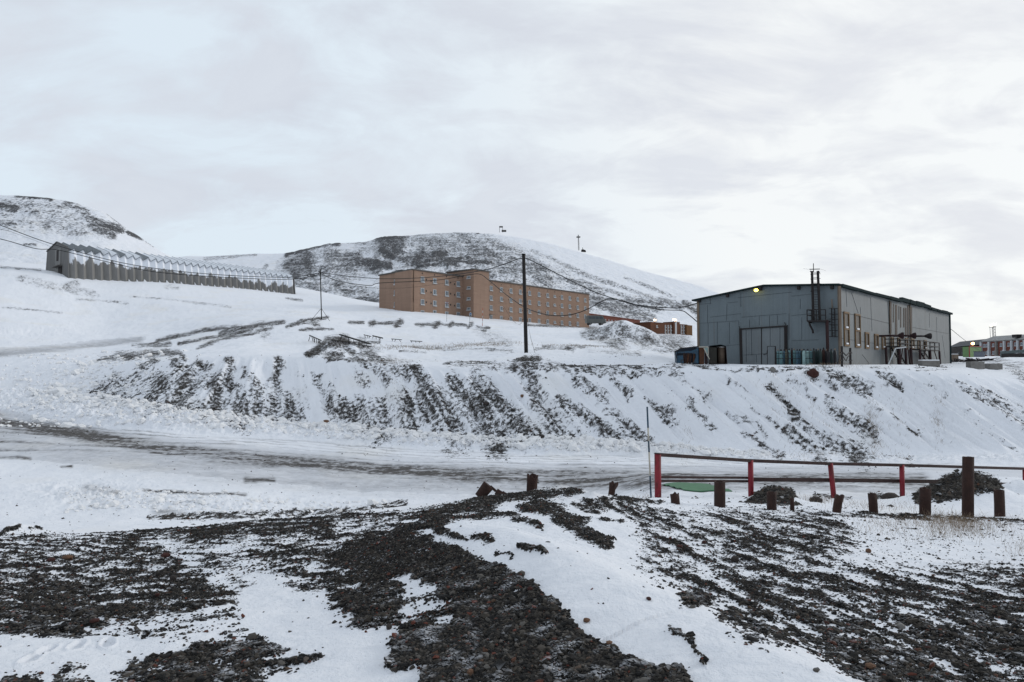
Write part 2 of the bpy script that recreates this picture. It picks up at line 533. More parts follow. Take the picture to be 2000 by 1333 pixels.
class Raster:
    def __init__(s):
        s.a = np.zeros((RH, RW)); s.x, s.y = np.meshgrid(RX0 + RS * np.arange(RW), RY0 + RS * np.arange(RH))

    def poly(s, pts, d, soft=4):
        xs = [p[0] for p in pts]; ys = [p[1] for p in pts]
        ins = np.zeros(s.a.shape, bool); n = len(pts)
        for i in range(n):
            (x1, y1), (x2, y2) = pts[i], pts[(i + 1) % n]
            if y1 == y2: continue
            c = ((s.y >= min(y1, y2)) & (s.y < max(y1, y2)) & (s.x < (s.y - y1) * (x2 - x1) / (y2 - y1) + x1))
            ins ^= c
        m = ins.astype(float)
        k = max(1, int(soft / RS)); ker = np.ones(2 * k + 1) / (2 * k + 1)
        for _ in range(2):
            m = np.apply_along_axis(lambda r: np.convolve(r, ker, 'same'), 0, m)
            m = np.apply_along_axis(lambda r: np.convolve(r, ker, 'same'), 1, m)
        s.a = s.a + (d - s.a) * m if d >= 0 else s.a * (1 - m)
        return s

    def stroke(s, pts, w0, w1, d, soft=.45, add=False):
        n = len(pts) - 1
        for i in range(n):
            (x1, y1), (x2, y2) = pts[i], pts[i + 1]
            wa, wb = w0 + (w1 - w0) * i / n, w0 + (w1 - w0) * (i + 1) / n
            pad = max(wa, wb) + 4
            i0 = max(0, int((min(x1, x2) - pad - RX0) / RS)); i1 = min(RW, int((max(x1, x2) + pad - RX0) / RS) + 2)
            j0 = max(0, int((min(y1, y2) - pad - RY0) / RS)); j1 = min(RH, int((max(y1, y2) + pad - RY0) / RS) + 2)
            if i1 <= i0 or j1 <= j0: continue
            X, Y = s.x[j0:j1, i0:i1], s.y[j0:j1, i0:i1]
            dx, dy = x2 - x1, y2 - y1; L2 = dx * dx + dy * dy + 1e-6
            t = np.clip(((X - x1) * dx + (Y - y1) * dy) / L2, 0, 1)
            r = np.hypot(X - x1 - t * dx, Y - y1 - t * dy) / ((wa + (wb - wa) * t) / 2 + .5)
            v = d * (1 - sstep(max(0, 1 - soft), 1 + soft, r))
            s.a[j0:j1, i0:i1] = np.maximum(s.a[j0:j1, i0:i1], v)
        return s

    def blob(s, x, y, rx, ry, d):
        r = np.hypot((s.x - x) / rx, (s.y - y) / ry)
        s.a = np.maximum(s.a, d * (1 - sstep(.6, 1.25, r))); return s

    def at(s, px, py):
        fx = np.clip((px - RX0) / RS, 0, RW - 1.001); fy = np.clip((py - RY0) / RS, 0, RH - 1.001)
        i, j = fx.astype(int), fy.astype(int); u, v = fx - i, fy - j
        a = s.a
        return (a[j, i] * (1 - u) + a[j, i + 1] * u) * (1 - v) + (a[j + 1, i] * (1 - u) + a[j + 1, i + 1] * u) * v


FORE = Raster()
FORE.poly([(-300,1050),(0,1050),(175,1046),(297,1041),(332,1081),(402,1120),(476,1172),(437,1186),(332,1193),(245,1218),(122,1232),(0,1235),(-300,1235)], .54, 10)
FORE.poly([(-300,1135),(0,1135),(200,1160),(400,1150),(470,1172),(330,1193),(245,1218),(122,1232),(-300,1235)], .68, 14)
FORE.poly([(168,1046),(385,1025),(700,1004),(700,1060),(595,1053),(455,1053),(420,1064),(315,1050)], .74, 6)
FORE.poly([(448,1060),(700,1067),(700,1225),(640,1204),(630,1183),(665,1162),(612,1155),(546,1141),(525,1113),(448,1081)], .54, 12)
FORE.poly([(330,1050),(430,1060),(455,1085),(520,1115),(480,1150),(420,1120),(350,1085)], .40, 10)
FORE.poly([(640,1104),(668,1066),(720,1045),(825,1042),(895,1070),(965,1098),(1052,1143),(1105,1199),(1157,1245),(1210,1276),(1262,1297),(1350,1318),(1350,1345),(832,1345),(818,1308),(772,1311),(765,1252),(807,1227),(877,1220),(860,1175),(846,1136),(790,1129),(685,1126)], .95, 5)
FORE.poly([(640,1115),(700,1120),(772,1126),(783,1168),(765,1231),(702,1238),(660,1200),(640,1160)], .80, 6)
FORE.poly([(775,1145),(855,1150),(872,1210),(800,1225),(770,1225),(790,1170)], .30, 8)
FORE.poly([(98,1316),(168,1302),(200,1345),(98,1345)], .6, 6)
FORE.poly([(227,1345),(262,1295),(332,1274),(367,1256),(483,1239),(525,1249),(542,1270),(630,1277),(595,1295),(525,1312),(540,1345)], .72, 6)
FORE.poly([(0,1310),(60,1320),(60,1345),(-20,1345)], .6, 6)
FORE.poly([(150,1225),(330,1195),(480,1190),(480,1235),(360,1250),(260,1245)], .22, 10)
FORE.poly([(600,1015),(700,1007),(790,1000),(930,975),(1017,960),(1087,953),(1130,972),(1052,977),(982,977),(958,997),(993,1003),(912,1003),(860,1014),(825,1031),(720,1047),(640,1040)], .86, 4)
FORE.poly([(650,1014),(740,1008),(815,1012),(820,1025),(760,1040),(660,1046)], .36, 5)
FORE.blob(1056, 993, 48, 15, .95).blob(1157, 988, 40, 15, .82).blob(1105, 962, 36, 8, .95)
FORE.stroke([(1087,1005),(1140,1040),(1185,1062)], 34, 18, .82).blob(947, 1052, 24, 12, .72).stroke([(770,1040),(880,1012),(1000,1006)], 16, 10, .85)
FORE.stroke([(860,1015),(850,1035),(920,1058)], 22, 6, .82)
FORE.stroke([(1017,1071),(1056,1080)], 9, 9, .9).stroke([(972,1078),(1003,1088)], 5, 5, .75).stroke([(1130,1015),(1220,1020)], 6, 5, .6)
FORE.stroke([(1000,1010),(1060,1030)], 14, 6, .6).stroke([(1200,985),(1260,1010),(1300,1040)], 26, 14, .6)
FORE.stroke([(1240,1000),(1330,1012),(1420,1040)], 20, 16, .7).stroke([(1180,975),(1290,985)], 10, 8, .6)
FORE.poly([(1230,990),(1300,1005),(1405,993),(1545,993),(1650,1003),(1720,1040),(1825,1062),(1790,1080),(1667,1063),(1632,1087),(1615,1105),(1678,1098),(1737,1108),(1807,1112),(1895,1112),(2000,1112),(2300,1112),(2300,1345),(1712,1345),(1678,1318),(1632,1294),(1597,1255),(1527,1255),(1468,1238),(1405,1206),(1387,1175),(1335,1140),(1300,1112),(1250,1060)], .46, 14)
FORE.poly([(1400,1130),(1600,1115),(1800,1125),(2300,1120),(2300,1345),(1760,1345),(1640,1250),(1500,1190)], .54, 24)
FORE.poly([(1230,1085),(1300,1072),(1360,1100),(1400,1170),(1330,1150)], .5, 12)
FORE.poly([(1650,1015),(1800,1020),(2000,1030),(2300,1030),(2300,1100),(1900,1100),(1700,1080)], .12, 8)
FORE.blob(1350, 1178, 30, 17, .85).blob(1318, 1318, 24, 9, .8).stroke([(1300,1234),(1340,1252),(1370,1280),(1398,1303)], 7, 3, .62)
FORE.poly([(1340,1110),(1420,1100),(1470,1120),(1500,1135),(1440,1130)], .30, 5)
FORE.stroke([(1600,1003),(1720,1008),(1830,1012),(2000,1020)], 10, 8, .55)
FORE.stroke([(-20,1052),(10,1036),(40,1028)], 10, 5, .95).stroke([(60,1033),(105,1034)], 4, 4, .8)

MID = Raster()
for pts, a, b, d in [
    ([(810,724),(831,759)],18,24,.95), ([(873,731),(901,759),(935,805),(970,858)],16,44,.85), ([(930,735),(971,787),(1025,855)],22,40,.85),
    ([(796,778),(803,848)],26,26,.85), ([(842,765),(890,845)],26,58,.72), ([(824,776),(845,815)],22,26,.72), ([(668,806),(740,838)],40,52,.72),
    ([(747,776),(750,808)],12,14,.75), ([(1034,762),(1107,860)],20,32,.8), ([(1100,787),(1195,850),(1223,868)],18,24,.78),
    ([(1188,804),(1275,868)],14,18,.72), ([(1118,734),(1174,776)],14,18,.72), ([(1195,738),(1230,773)],9,13,.65), ([(1265,776),(1300,812)],12,16,.68),
    ([(617,734),(649,787)],9,14,.75), ([(695,727),(708,745)],12,16,.62), ([(725,722),(760,745)],10,14,.55),
    ([(448,707),(451,750)],16,20,.85), ([(542,704),(532,809)],14,22,.85), ([(560,774),(574,816)],26,32,.75), ([(420,746),(413,795)],24,32,.82),
    ([(462,781),(476,818)],36,40,.78), ([(497,750),(500,802)],16,24,.78), ([(374,732),(350,790)],26,34,.85), ([(315,748),(297,785)],34,46,.82),
    ([(252,750),(196,772)],22,28,.85), ([(301,704),(259,742)],10,16,.82), ([(336,704),(350,715)],14,18,.8), ([(388,707),(406,715)],12,14,.75),
    ([(250,775),(330,795),(420,815)],14,20,.62), ([(330,790),(400,800)],24,28,.72), ([(500,800),(530,820)],18,24,.65), ([(185,765),(225,770)],8,14,.8),
    ([(350,690),(360,700)],6,6,.9), ([(195,703),(270,695),(350,689)],10,8,.85), ([(230,697),(330,686)],14,6,.75),
    ([(305,666),(400,645),(553,630)],5,7,.8), ([(350,672),(440,655),(500,640)],6,6,.8), ([(385,680),(430,665),(500,650),(530,640)],4,5,.75), ([(430,652),(490,636),(530,632)],6,9,.8),
    ([(260,676),(330,672)],6,8,.7), ([(500,642),(520,655)],8,14,.4), ([(560,638),(600,626),(640,620)],5,4,.9), ([(600,642),(650,643)],5,4,.8), ([(600,627),(620,632)],6,8,.6),
    ([(603,695),(640,672),(672,669)],12,20,.97), ([(632,690),(665,695)],8,10,.7), ([(680,680),(705,705)],10,18,.7), ([(705,672),(740,712)],20,30,.62), ([(740,700),(800,722)],18,24,.5),
    ([(630,698),(720,708)],4,5,.85), ([(690,672),(742,668)],5,3,.75), ([(586,645),(620,642)],4,3,.7),
    ([(682,631),(710,630)],4,4,.9), ([(724,633),(731,631)],8,8,.9), ([(740,632),(767,632)],4,4,.85), ([(773,635),(782,630)],8,9,.9), ([(812,634),(846,634)],4,4,.8), ([(849,638),(856,632)],9,9,.9),
    ([(862,634),(880,636)],3,3,.8), ([(878,638),(884,632)],7,6,.9), ([(886,634),(912,635)],4,3,.8), ([(915,639),(922,632)],6,6,.8), ([(932,638),(955,641)],4,4,.8), ([(945,646),(952,640)],5,5,.8),
    ([(930,645),(985,670)],14,26,.32), ([(765,676),(860,680),(1000,686)],4,5,.42), ([(780,688),(830,690)],4,4,.6), ([(870,712),(930,706),(985,712)],4,4,.75), ([(890,716),(990,722)],7,7,.6),
    ([(1000,715),(1025,705),(1050,704)],9,12,.95), ([(1035,710),(1085,718)],18,16,.6), ([(1020,725),(1040,738)],18,18,.7), ([(1095,717),(1200,716),(1330,716)],4,4,.9), ([(1100,722),(1250,728),(1330,732)],9,10,.62),
    ([(1045,683),(1130,678),(1220,676)],4,3,.6), ([(1060,676),(1120,684)],4,5,.5), ([(1150,686),(1250,692)],5,7,.35),
    ([(1400,722),(1500,722),(1600,722)],4,4,.75), ([(1330,717),(1400,720)],4,5,.95), ([(1605,722),(1640,740),(1682,762)],16,24,.8), ([(1570,728),(1600,742)],4,5,.6), ([(1700,722),(1850,720)],3,3,.6), ([(1716,735),(1750,748)],10,12,.72),
    ([(1505,752),(1563,823),(1618,866),(1688,897)],9,28,.72), ([(1610,784),(1649,819),(1700,848)],8,26,.66), ([(1341,792),(1395,835)],9,13,.66), ([(1450,842),(1528,889)],8,15,.66),
    ([(1470,803),(1524,838)],4,6,.6), ([(1532,842),(1610,893)],9,18,.66), ([(1739,819),(1805,858)],4,6,.62), ([(1880,760),(1922,780),(2010,835)],8,26,.6), ([(1883,815),(1990,880)],3,5,.6),
    ([(1271,792),(1314,819)],12,16,.66), ([(1360,770),(1385,795)],4,6,.6), ([(1330,745),(1390,775)],8,6,.5), ([(1420,745),(1470,775)],6,6,.4), ([(1540,735),(1590,780)],4,5,.5), ([(1640,760),(1760,830)],4,4,.42),
    ([(1800,750),(1900,810)],4,4,.4), ([(1870,740),(2000,800)],5,6,.42), ([(1700,880),(1780,905)],5,8,.4), ([(1420,800),(1500,850)],5,6,.5), ([(1890,705),(2000,712)],8,6,.55), ([(1950,702),(2000,735)],10,14,.45), ([(1860,704),(1930,706)],7,5,.6),
    ([(5,600),(70,606),(120,612)],4,4,.45), ([(40,545),(110,560),(180,572)],14,12,.36), ([(120,560),(150,555)],10,12,.45), ([(130,568),(190,576)],8,8,.4), ([(0,522),(80,528)],3,3,.6), ([(325,560),(345,562)],8,8,.4),
    ([(150,585),(250,592)],4,4,.4), ([(560,583),(590,587)],3,3,.7), ([(250,580),(330,585),(450,600)],3,3,.4),
    ([(1150,640),(1180,655)],16,20,.66), ([(1140,652),(1200,670)],12,14,.6), ([(1160,645),(1230,658),(1330,672)],14,34,.60), ([(1200,632),(1300,668)],10,22,.56), ([(1185,640),(1215,628)],10,6,.6), ([(1170,640),(1210,672)],20,30,.5), ([(1030,636),(1140,638)],4,4,.8), ([(1230,640),(1280,675)],10,22,.36),
    ([(640,760),(660,800)],20,30,.45), ([(760,790),(770,840)],14,22,.6), ([(950,800),(1000,860)],20,30,.55), ([(880,770),(930,850)],14,24,.5), ([(700,780),(720,830)],16,24,.5), ([(1060,770),(1150,865)],10,14,.4), ([(590,730),(600,800)],6,10,.4), ([(480,720),(485,760)],8,10,.5), ([(1130,800),(1200,860)],8,10,.4), ([(230,730),(190,760)],10,16,.6), ([(280,720),(240,770)],10,16,.6), ([(350,720),(320,790)],12,20,.55),
    ([(450,1022),(560,1015),(700,1000),(760,985)],4,6,.0),
]:
    if d > 0: MID.stroke(pts, a * 1.25, b * 1.4, d, .8)
_N = Raster()
for pts, d in [([(160,772),(200,752),(262,738),(300,745),(340,735),(350,790),(420,810),(330,806),(240,792)], .50), ([(330,735),(420,722),(440,740),(430,812),(350,800)], .42), ([(440,770),(500,745),(590,755),(595,825),(470,822)], .42),
               ([(640,800),(720,770),(800,760),(810,848),(720,842),(650,835)], .34), ([(810,740),(930,745),(1050,862),(870,858)], .36), ([(1030,770),(1110,860),(1060,862)], .34), ([(1100,790),(1250,868),(1190,868)], .34)]:
    _N.poly(pts, d, 10)
MID.a = np.maximum(MID.a, _N.a)
# heaps behind the stumps and the brown clods along the road edge
for pts, a, b, d in [([(1800,975),(1850,945),(1890,935),(1935,950)],30,34,1.2), ([(1840,965),(1900,972)],50,40,1.1), ([(1900,965),(1950,985)],36,20,.8), ([(1465,988),(1500,962),(1540,968)],20,24,1.15), ([(1500,980),(1560,990)],18,12,.9),
                     ([(1590,968),(1660,972)],6,6,.6), ([(1700,965),(1730,970)],8,8,.6)]:
    MID.stroke(pts, a, b, d)
CLOD = Raster()
CLOD.stroke([(290,1012),(420,1008),(560,1004),(700,998),(790,985)], 8, 16, .62)

DIRT = Raster()
for pts, a, b, d in [([(-200,800),(0,826),(150,848),(300,874),(420,892),(560,902),(750,920),(900,930),(1100,938),(1300,946)],20,26,.62),
                     ([(300,868),(480,890),(650,908),(800,916)],8,10,.55), ([(700,908),(900,918),(1100,923),(1300,928),(1500,932),(1800,930)],8,12,.5), ([(650,914),(700,916),(755,918)],6,10,.6), ([(735,916),(760,917),(800,917)],5,6,.9),
                     ([(-100,700),(0,692),(150,679),(275,665)],9,6,.26), ([(0,686),(150,675),(275,662)],4,3,.2), ([(280,960),(380,967),(480,967)],4,4,.9), ([(480,937),(535,938)],8,6,.7), ([(0,893),(60,897)],6,4,.5), ([(120,912),(140,912)],4,4,.5),
                     ([(-100,845),(0,855),(250,888),(450,915),(700,938),(950,948),(1200,950)],60,44,.17), ([(1100,930),(1300,938),(1800,944)],30,30,.45), ([(0,835),(250,865),(480,900),(750,925)],8,8,.4), ([(300,1000),(360,1005)],10,8,.3), ([(170,955),(230,965)],16,12,.25), ([(1560,945),(1760,950)],14,14,.35)]:
    DIRT.stroke(pts, a, b, d, .95)

qr = (Yg - idxD(5)) / (idxD(6) - idxD(5))
dtn = fbm(PXg / 260 + qr, qr * 5.5, 5, 91, .65) * 1.3
wq = sstep(1020, 1130, PYg)
w1 = fbm(Xg * 1.3, Yg * 1.3, 3, 95); w2 = fbm(Xg * 1.3 + 31, Yg * 1.3, 3, 96); w3 = fbm(Xg * 7, Yg * 7, 3, 97, .65); w4 = fbm(Xg * 7 + 9, Yg * 7, 3, 98, .65)
dens_f = FORE.at(PXg + (14 + 30 * wq) * w1 + (5 + 12 * wq) * w3, np.minimum(PYg + (3 + 22 * wq) * w2 + (2 + 10 * wq) * w4, 1340)); wm = sstep(690, 720, PYg) * (1 - sstep(900, 930, PYg))
wa = fbm(Xg * .22, (Yg + ZG) * .22, 3, 101, .6); wb = fbm(Xg * .9, (Yg + ZG) * .9, 3, 102, .65); wc = fbm(Xg * .35 + 40, (Yg + ZG) * .35, 3, 103, .6)
dens_m = MID.at(PXg + (3 + 17 * wm) * wa + (2 + 9 * wm) * wb, PYg + (1.5 + 15 * wm) * wc + (1 + 6 * wm) * wb)
dens_m = np.where(wm > .5, dens_m * (.86 + .55 * fbm(Xg * .16 + 7, (Yg + ZG) * .16, 3, 104)), dens_m); clod = CLOD.at(PXg, PYg); dirt = np.clip(DIRT.at(PXg, PYg) * (1.0 + 1.2 * dtn), 0, 1)
rut = np.zeros(Xg.shape)
for q_, s_ in ((.22, 1), (.36, 2), (.58, 3), (.70, 4), (.84, 5), (.93, 6)):
    wv = q_ + .05 * fbm(PXg / 420 + s_ * 7.1, np.zeros_like(PXg) + s_, 3, 110 + s_)
    rut = np.maximum(rut, np.exp(-((qr - wv) / .022) ** 2) * np.clip(.55 + 1.2 * fbm(PXg / 150 + s_ * 3.3, np.zeros_like(PXg), 3, 120 + s_), 0, 1))
rut *= (Yg > 33) & (Yg < 80) & (PXg < 1900)
dirt = np.clip(dirt + .42 * rut, 0, 1)
fore = 1 - sstep(15.5, 16.6, Yg - 2.0 * sstep(1500, 1900, PXg))
bare = np.full(Xg.shape, -.6)

# foreground: wind-drifted stripes; across the view on the left, running towards the viewer on the right
m = (Yg < 19)
X, Y = Xg[m], Yg[m]
wr = sstep(-1.0, 1.6, X)
wob = .35 * fbm(X * .8, Y * .8, 3, 40)
n_l = fbm((X + wob) * .9, (Y + wob) * 4.2, 5, 41, .65) * 1.15
n_r = fbm((X + .6 * wob + .16 * Y) * 4.6, (Y - .2 * X) * .5, 5, 43, .65) * 1.2
n_i = fbm(X * 4.5, Y * 4.5, 5, 45, .65)
nn = (n_l * (1 - wr) + n_r * wr) * .75 + n_i * .55
df = dens_f[m]
g = df * .80 + .02 + nn * (.62 + .55 * (1 - np.abs(2 * df - 1)))
g = np.where(df < .03, -.5 + nn * .2, g - .25 * (1 - sstep(.03, .3, df)))
bare[m] = g * fore[m] + bare[m] * (1 - fore[m])
# middle distance: streaks running down the bank, flecks elsewhere
v = np.clip((Yg - idxD(7)) / (idxD(8) - idxD(7)), -.2, 1.2)
kk = np.interp(PXg, [180, 330, 440, 540, 700, 900, 1100, 1300, 1500, 1700, 1900, 2100], [-150, -90, -45, 0, 40, 90, 110, 150, 190, 230, 250, 260])
u0 = PXg - kk * (1 - v)
m = (Yg > 15) & (Yg < 290) & (np.abs(Sg) < 1.3)
X, Y = Xg[m], Yg[m]
bank = (sstep(-.12, .02, v) * (1 - sstep(1.0, 1.1, v)))[m]
n_b = fbm(u0[m] / 7.0, v[m] * 2.2, 5, 51, .65) * .75 + fbm(X * 2.2, (Y + ZG[m]) * 2.2, 5, 52, .75) * 1.15
n_o = fbm(X * .55, Y * .35, 5, 53, .62) * .8 + fbm(X * 2, Y * 1.2, 3, 54) * .4
nn = n_b * bank + n_o * (1 - bank)
dm = dens_m[m]
g = dm * .74 + nn * (.45 + .3 * (1 - np.abs(2 * dm - 1)))
flecks = bank * (sstep(.34, .7, n_b) * .55)
g = np.where(dm < .03, -.35 + .25 * nn + flecks, g - .30 * (1 - sstep(.03, .25, dm)))
gm = bare[m]; fo = fore[m]
bare[m] = gm * fo + g * (1 - fo)
c = clod[m]; nc = fbm(X * 2.6, Y * 1.3, 3, 55, .7)
bare[m] = np.maximum(bare[m], np.where(c > .05, c + nc * 1.1 - .12, -1))

# the roughness of the ground itself -------------------------------------------------------
near = Yg < 19
X, Y = Xg[near], Yg[near]
bz = np.clip(bare[near], 0, 1)
dz = .05 * fbm(X * .7, Y * .7, 4, 61) + .02 * fbm(X * 2.2, Y * 2.2, 3, 62)
dz += (1 - bz) * .022 * fbm(X * 1.1 + .3 * Y, Y * 4.2, 4, 64, .6) * sstep(.8, 2.5, Y)
dz += .030 * sstep(.3, .9, bz) + bz * .016 * fbm(X * 14, Y * 14, 3, 63, .7)
# a few boot prints in the drift at the lower left
for fx, fy, fa in ((92, 1272, .25), (210, 1250, .5), (150, 1258, .3), (285, 1232, .55), (60, 1300, .2)):
    r_ = ray(fx, fy); d_ = -2.0 / r_[1]; x_ = r_[0] * d_
    ex, ey = (X - x_) * math.cos(fa) + (Y - d_) * math.sin(fa), -(X - x_) * math.sin(fa) + (Y - d_) * math.cos(fa)
    q_ = np.hypot(ex / .045, ey / .12)
    dz += -.03 * (1 - sstep(.75, 1.1, q_)) + .010 * np.exp(-((q_ - 1.25) / .2) ** 2)
# wind ripples in the snow of the left hollow
rp = np.exp(-((PXg[near] - 390) / 120) ** 2 - ((PYg[near] - 1100) / 60) ** 2)
dz += rp * .018 * np.sin((Y * 1.0 + .35 * np.sin(X * 1.5) + .15 * X) * 16)
ZG[near] += dz * (sstep(1.0, 3.0, Y))
far = (Yg >= 19) & (Yg < 300) & (np.abs(Sg) < 1.35)
X, Y = Xg[far], Yg[far]
f0 = sstep(19, 24, Y)
dz = f0 * (.16 * fbm(X * .22, Y * .18, 4, 71) + .07 * fbm(X * .9, Y * .9, 3, 72))
dz -= .06 * rut[far]
dz += np.clip(bare[far], 0, 1) * f0 * .10 * fbm(X * 3.2, Y * 3.2, 3, 73, .7)
# hummocks of the hillside beyond the crest
hb = sstep(1.1, 1.5, ((Yg - idxD(7)) / (idxD(8) - idxD(7)))[far]) * (1 - sstep(1350, 1420, PXg[far])) * (1 - sstep(160, 175, Y))
dz += hb * (.42 * fbm(X * .10, Y * .10, 4, 75) + .10 * fbm(X * .5, Y * .5, 4, 76))
# plowed bank between the road and the foot of the slope
bk = (sstep(-.12, .25, (Yg - idxD(6)) / (idxD(7) - idxD(6))) * (1 - sstep(.95, 1.10, (Yg - idxD(6)) / (idxD(7) - idxD(6)))))[far]
bk *= 1 - .6 * sstep(1250, 1500, PXg[far])
dz += bk * (.25 + .9 * np.abs(fbm(X * .8, Y * .8, 4, 77, .6)) + .38 * np.abs(fbm(X * 2.6, Y * 2.6, 3, 78)))
# left of the road curve: rough plowed snow
lf = np.exp(-((PXg[far] - 150) / 110) ** 2 - ((PYg[far] - 765) / 55) ** 2) + .6 * np.exp(-((PXg[far] - 180) / 130) ** 2 - ((PYg[far] - 965) / 26) ** 2) + .5 * np.exp(-((PXg[far] - 430) / 220) ** 2 - ((PYg[far] - 985) / 16) ** 2)
lf += .5 * np.exp(-((PXg[far] - 60) / 140) ** 2 - ((PYg[far] - 648) / 12) ** 2)
dz += lf * (.75 * np.abs(fbm(X * 1.0, Y * .8, 4, 79, .6)) + .26 * np.abs(fbm(X * 3.5, Y * 3.5, 3, 80)))
# gullies down the bank
vb = v[far]; bb = sstep(.02, .2, vb) * (1 - sstep(.8, 1.0, vb))
dz += bb * .75 * fbm(u0[far] / 22.0, vb * 1.1, 3, 81)
# pads under the buildings stay flat
padm = (1 - sstep(57, 59.5, Y)) + sstep(112, 120, Y) + (1 - sstep(1345, 1370, PXg[far])) + sstep(1862, 1880, PXg[far])
ZG[far] += dz * np.clip(padm, .15, 1)


def gz(X, Y):
    """height of the ground at a place"""
    s = X / Y
    i = np.clip(np.searchsorted(ROWS, Y) - 1, 0, NR - 2); j = np.clip(np.searchsorted(_sc, s) - 1, 0, NC - 2)
    u = (Y - ROWS[i]) / (ROWS[i + 1] - ROWS[i]); w = (s - _sc[j]) / (_sc[j + 1] - _sc[j])
    return float((ZG[i, j] * (1 - w) + ZG[i, j + 1] * w) * (1 - u) + (ZG[i + 1, j] * (1 - w) + ZG[i + 1, j + 1] * w) * u)


def G(px, D, dz=0.0):
    x = ray(px, 750)[0] * D
    return Vector((x, D, gz(x, D) + dz))


def bare_at(X, Y):
    s = X / Y
    i = np.clip(np.searchsorted(ROWS, Y) - 1, 0, NR - 2); j = np.clip(np.searchsorted(_sc, s) - 1, 0, NC - 2)
    return bare[i, j]


# faces, the road cut out of the same sheet
rr = Raster()
rr.poly([(-300,745),(-100,790),(0,805),(150,830),(300,850),(500,872),(700,887),(900,899),(1100,905),(1300,908),(1500,910),(1800,912),(2298,912),(2298,926),(2000,932),(1800,938),(1500,945),(1300,950),(1100,966),(900,966),(700,960),(500,942),(300,922),(100,902),(0,892),(-300,870)], 1, 0)
rd1 = (rr.at(PXg, PYg) > .5) & (Yg > 31) & (Yg < 80)
r2 = Raster(); r2.poly([(-300,712),(0,698),(150,684),(270,668),(295,662),(280,658),(150,668),(0,680),(-300,690)], 1, 0)
rd2 = (r2.at(PXg, PYg) > .5) & (Yg > 88) & (Yg < 140)
road_v = rd1 | rd2
ii = np.arange(NR * NC).reshape(NR, NC)
quads = np.stack([ii[:-1, :-1], ii[:-1, 1:], ii[1:, 1:], ii[1:, :-1]], -1).reshape(-1, 4)
rq = (road_v[:-1, :-1] & road_v[:-1, 1:] & road_v[1:, 1:] & road_v[1:, :-1]).reshape(-1)
ALLV = np.stack([Xg, Yg, ZG], -1).reshape(-1, 3)


def sub_mesh(name, sel, mat, extra=None):
    q = quads[sel]; used = np.unique(q)
    rm = np.full(NR * NC, -1, np.int64); rm[used] = np.arange(len(used))
    V, Q = ALLV[used], rm[q]; B = bare.reshape(-1)[used]; Dt = dirt.reshape(-1)[used]
    if extra is not None:
        k = len(V); V = np.concatenate([V, extra]); Q = np.concatenate([Q, [[k, k + 1, k + 2, k + 3]]])
        B = np.concatenate([B, [-.5] * 4]); Dt = np.concatenate([Dt, [0] * 4])
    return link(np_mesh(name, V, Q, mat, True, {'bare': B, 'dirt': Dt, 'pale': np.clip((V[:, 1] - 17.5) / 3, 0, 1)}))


behind = np.array([[-120, -80, -1.72], [120, -80, -1.72], [120, .62, -1.72], [-120, .62, -1.72]], float)
ground = tag(sub_mesh('ground', ~rq, M['ground'], behind), 'snow covered ground with bare dark gravel showing through', 'ground', kind='structure')
road = tag(sub_mesh('road', rq, M['road']), 'snow packed road curving round the foot of the bank', 'road', kind='structure')

# ------------------------------------------------------------------ hills
HM = Raster()
HM.poly([(540,505),(640,475),(740,460),(900,455),(980,470),(1060,500),(1130,540),(1180,590),(1200,640),(560,640),(520,560)], .26, 10)
HM.poly([(787,458),(900,453),(960,466),(1040,500),(1090,545),(1060,575),(950,545),(860,505),(790,500)], .38, 10)
HM.poly([(630,490),(700,486),(705,530),(640,535)], .46, 6).poly([(557,505),(600,495),(625,500),(600,540),(555,530)], .48, 6).poly([(580,554),(622,550),(630,590),(580,590)], .42, 6).poly([(635,580),(740,572),(742,600),(635,600)], .46, 5)
HM.poly([(647,482),(690,480),(692,494),(650,496)], 0.06, 4).poly([(697,501),(715,499),(718,524),(700,522)], .05, 4).poly([(747,520),(768,516),(770,541),(745,541)], .05, 4).poly([(690,548),(738,530),(738,570),(660,575)], .10, 6)
HM.poly([(728,470),(740,458),(790,457),(792,497),(770,496),(745,488)], .62, 4).poly([(771,504),(867,500),(869,520),(790,525)], .58, 5)
for pts, a, b, d in [([(579,492),(620,478),(654,470)],9,13,.86), ([(654,472),(690,468),(735,462)],5,7,.7), ([(805,520),(860,510),(915,503)],3,4,.75), ([(815,527),(870,517),(925,510)],3,3,.7), ([(870,449),(915,451),(935,455)],4,4,.7), ([(728,465),(772,462)],9,10,.9), ([(745,490),(765,505)],14,12,.75), ([(760,458),(850,450),(930,450)],5,5,.62),
                     ([(735,500),(800,508),(870,515),(960,512)],14,10,.55), ([(700,515),(760,520)],18,16,.62), ([(690,510),(740,530)],24,20,.5), ([(560,520),(600,500)],20,26,.55), ([(580,540),(640,530)],30,26,.45), ([(640,500),(700,505)],30,26,.42),
                     ([(850,500),(870,495)],12,10,.7), ([(870,520),(940,512)],7,5,.55), ([(660,560),(760,590)],30,30,.36), ([(560,500),(575,490)],10,12,.7), ([(620,470),(660,478)],10,10,.7),
                     ([(490,555),(520,520)],10,8,.3), ([(1040,490),(1150,540),(1300,590)],10,8,.30), ([(1060,530),(1180,570)],14,10,.34), ([(1150,590),(1230,600)],34,30,.42), ([(1230,590),(1290,600)],22,20,.42),
                     ([(1200,605),(1270,625)],30,24,.40), ([(1290,585),(1330,600)],12,16,.45), ([(1335,590),(1365,610)],8,26,.48), ([(1130,545),(1250,590)],7,7,.34), ([(1220,545),(1320,580)],5,5,.25), ([(1100,560),(1170,575)],10,10,.34),
                     ([(400,506),(500,498)],8,5,.3)]:
    HM.stroke(pts, a, b, d, .6)
HL = Raster()
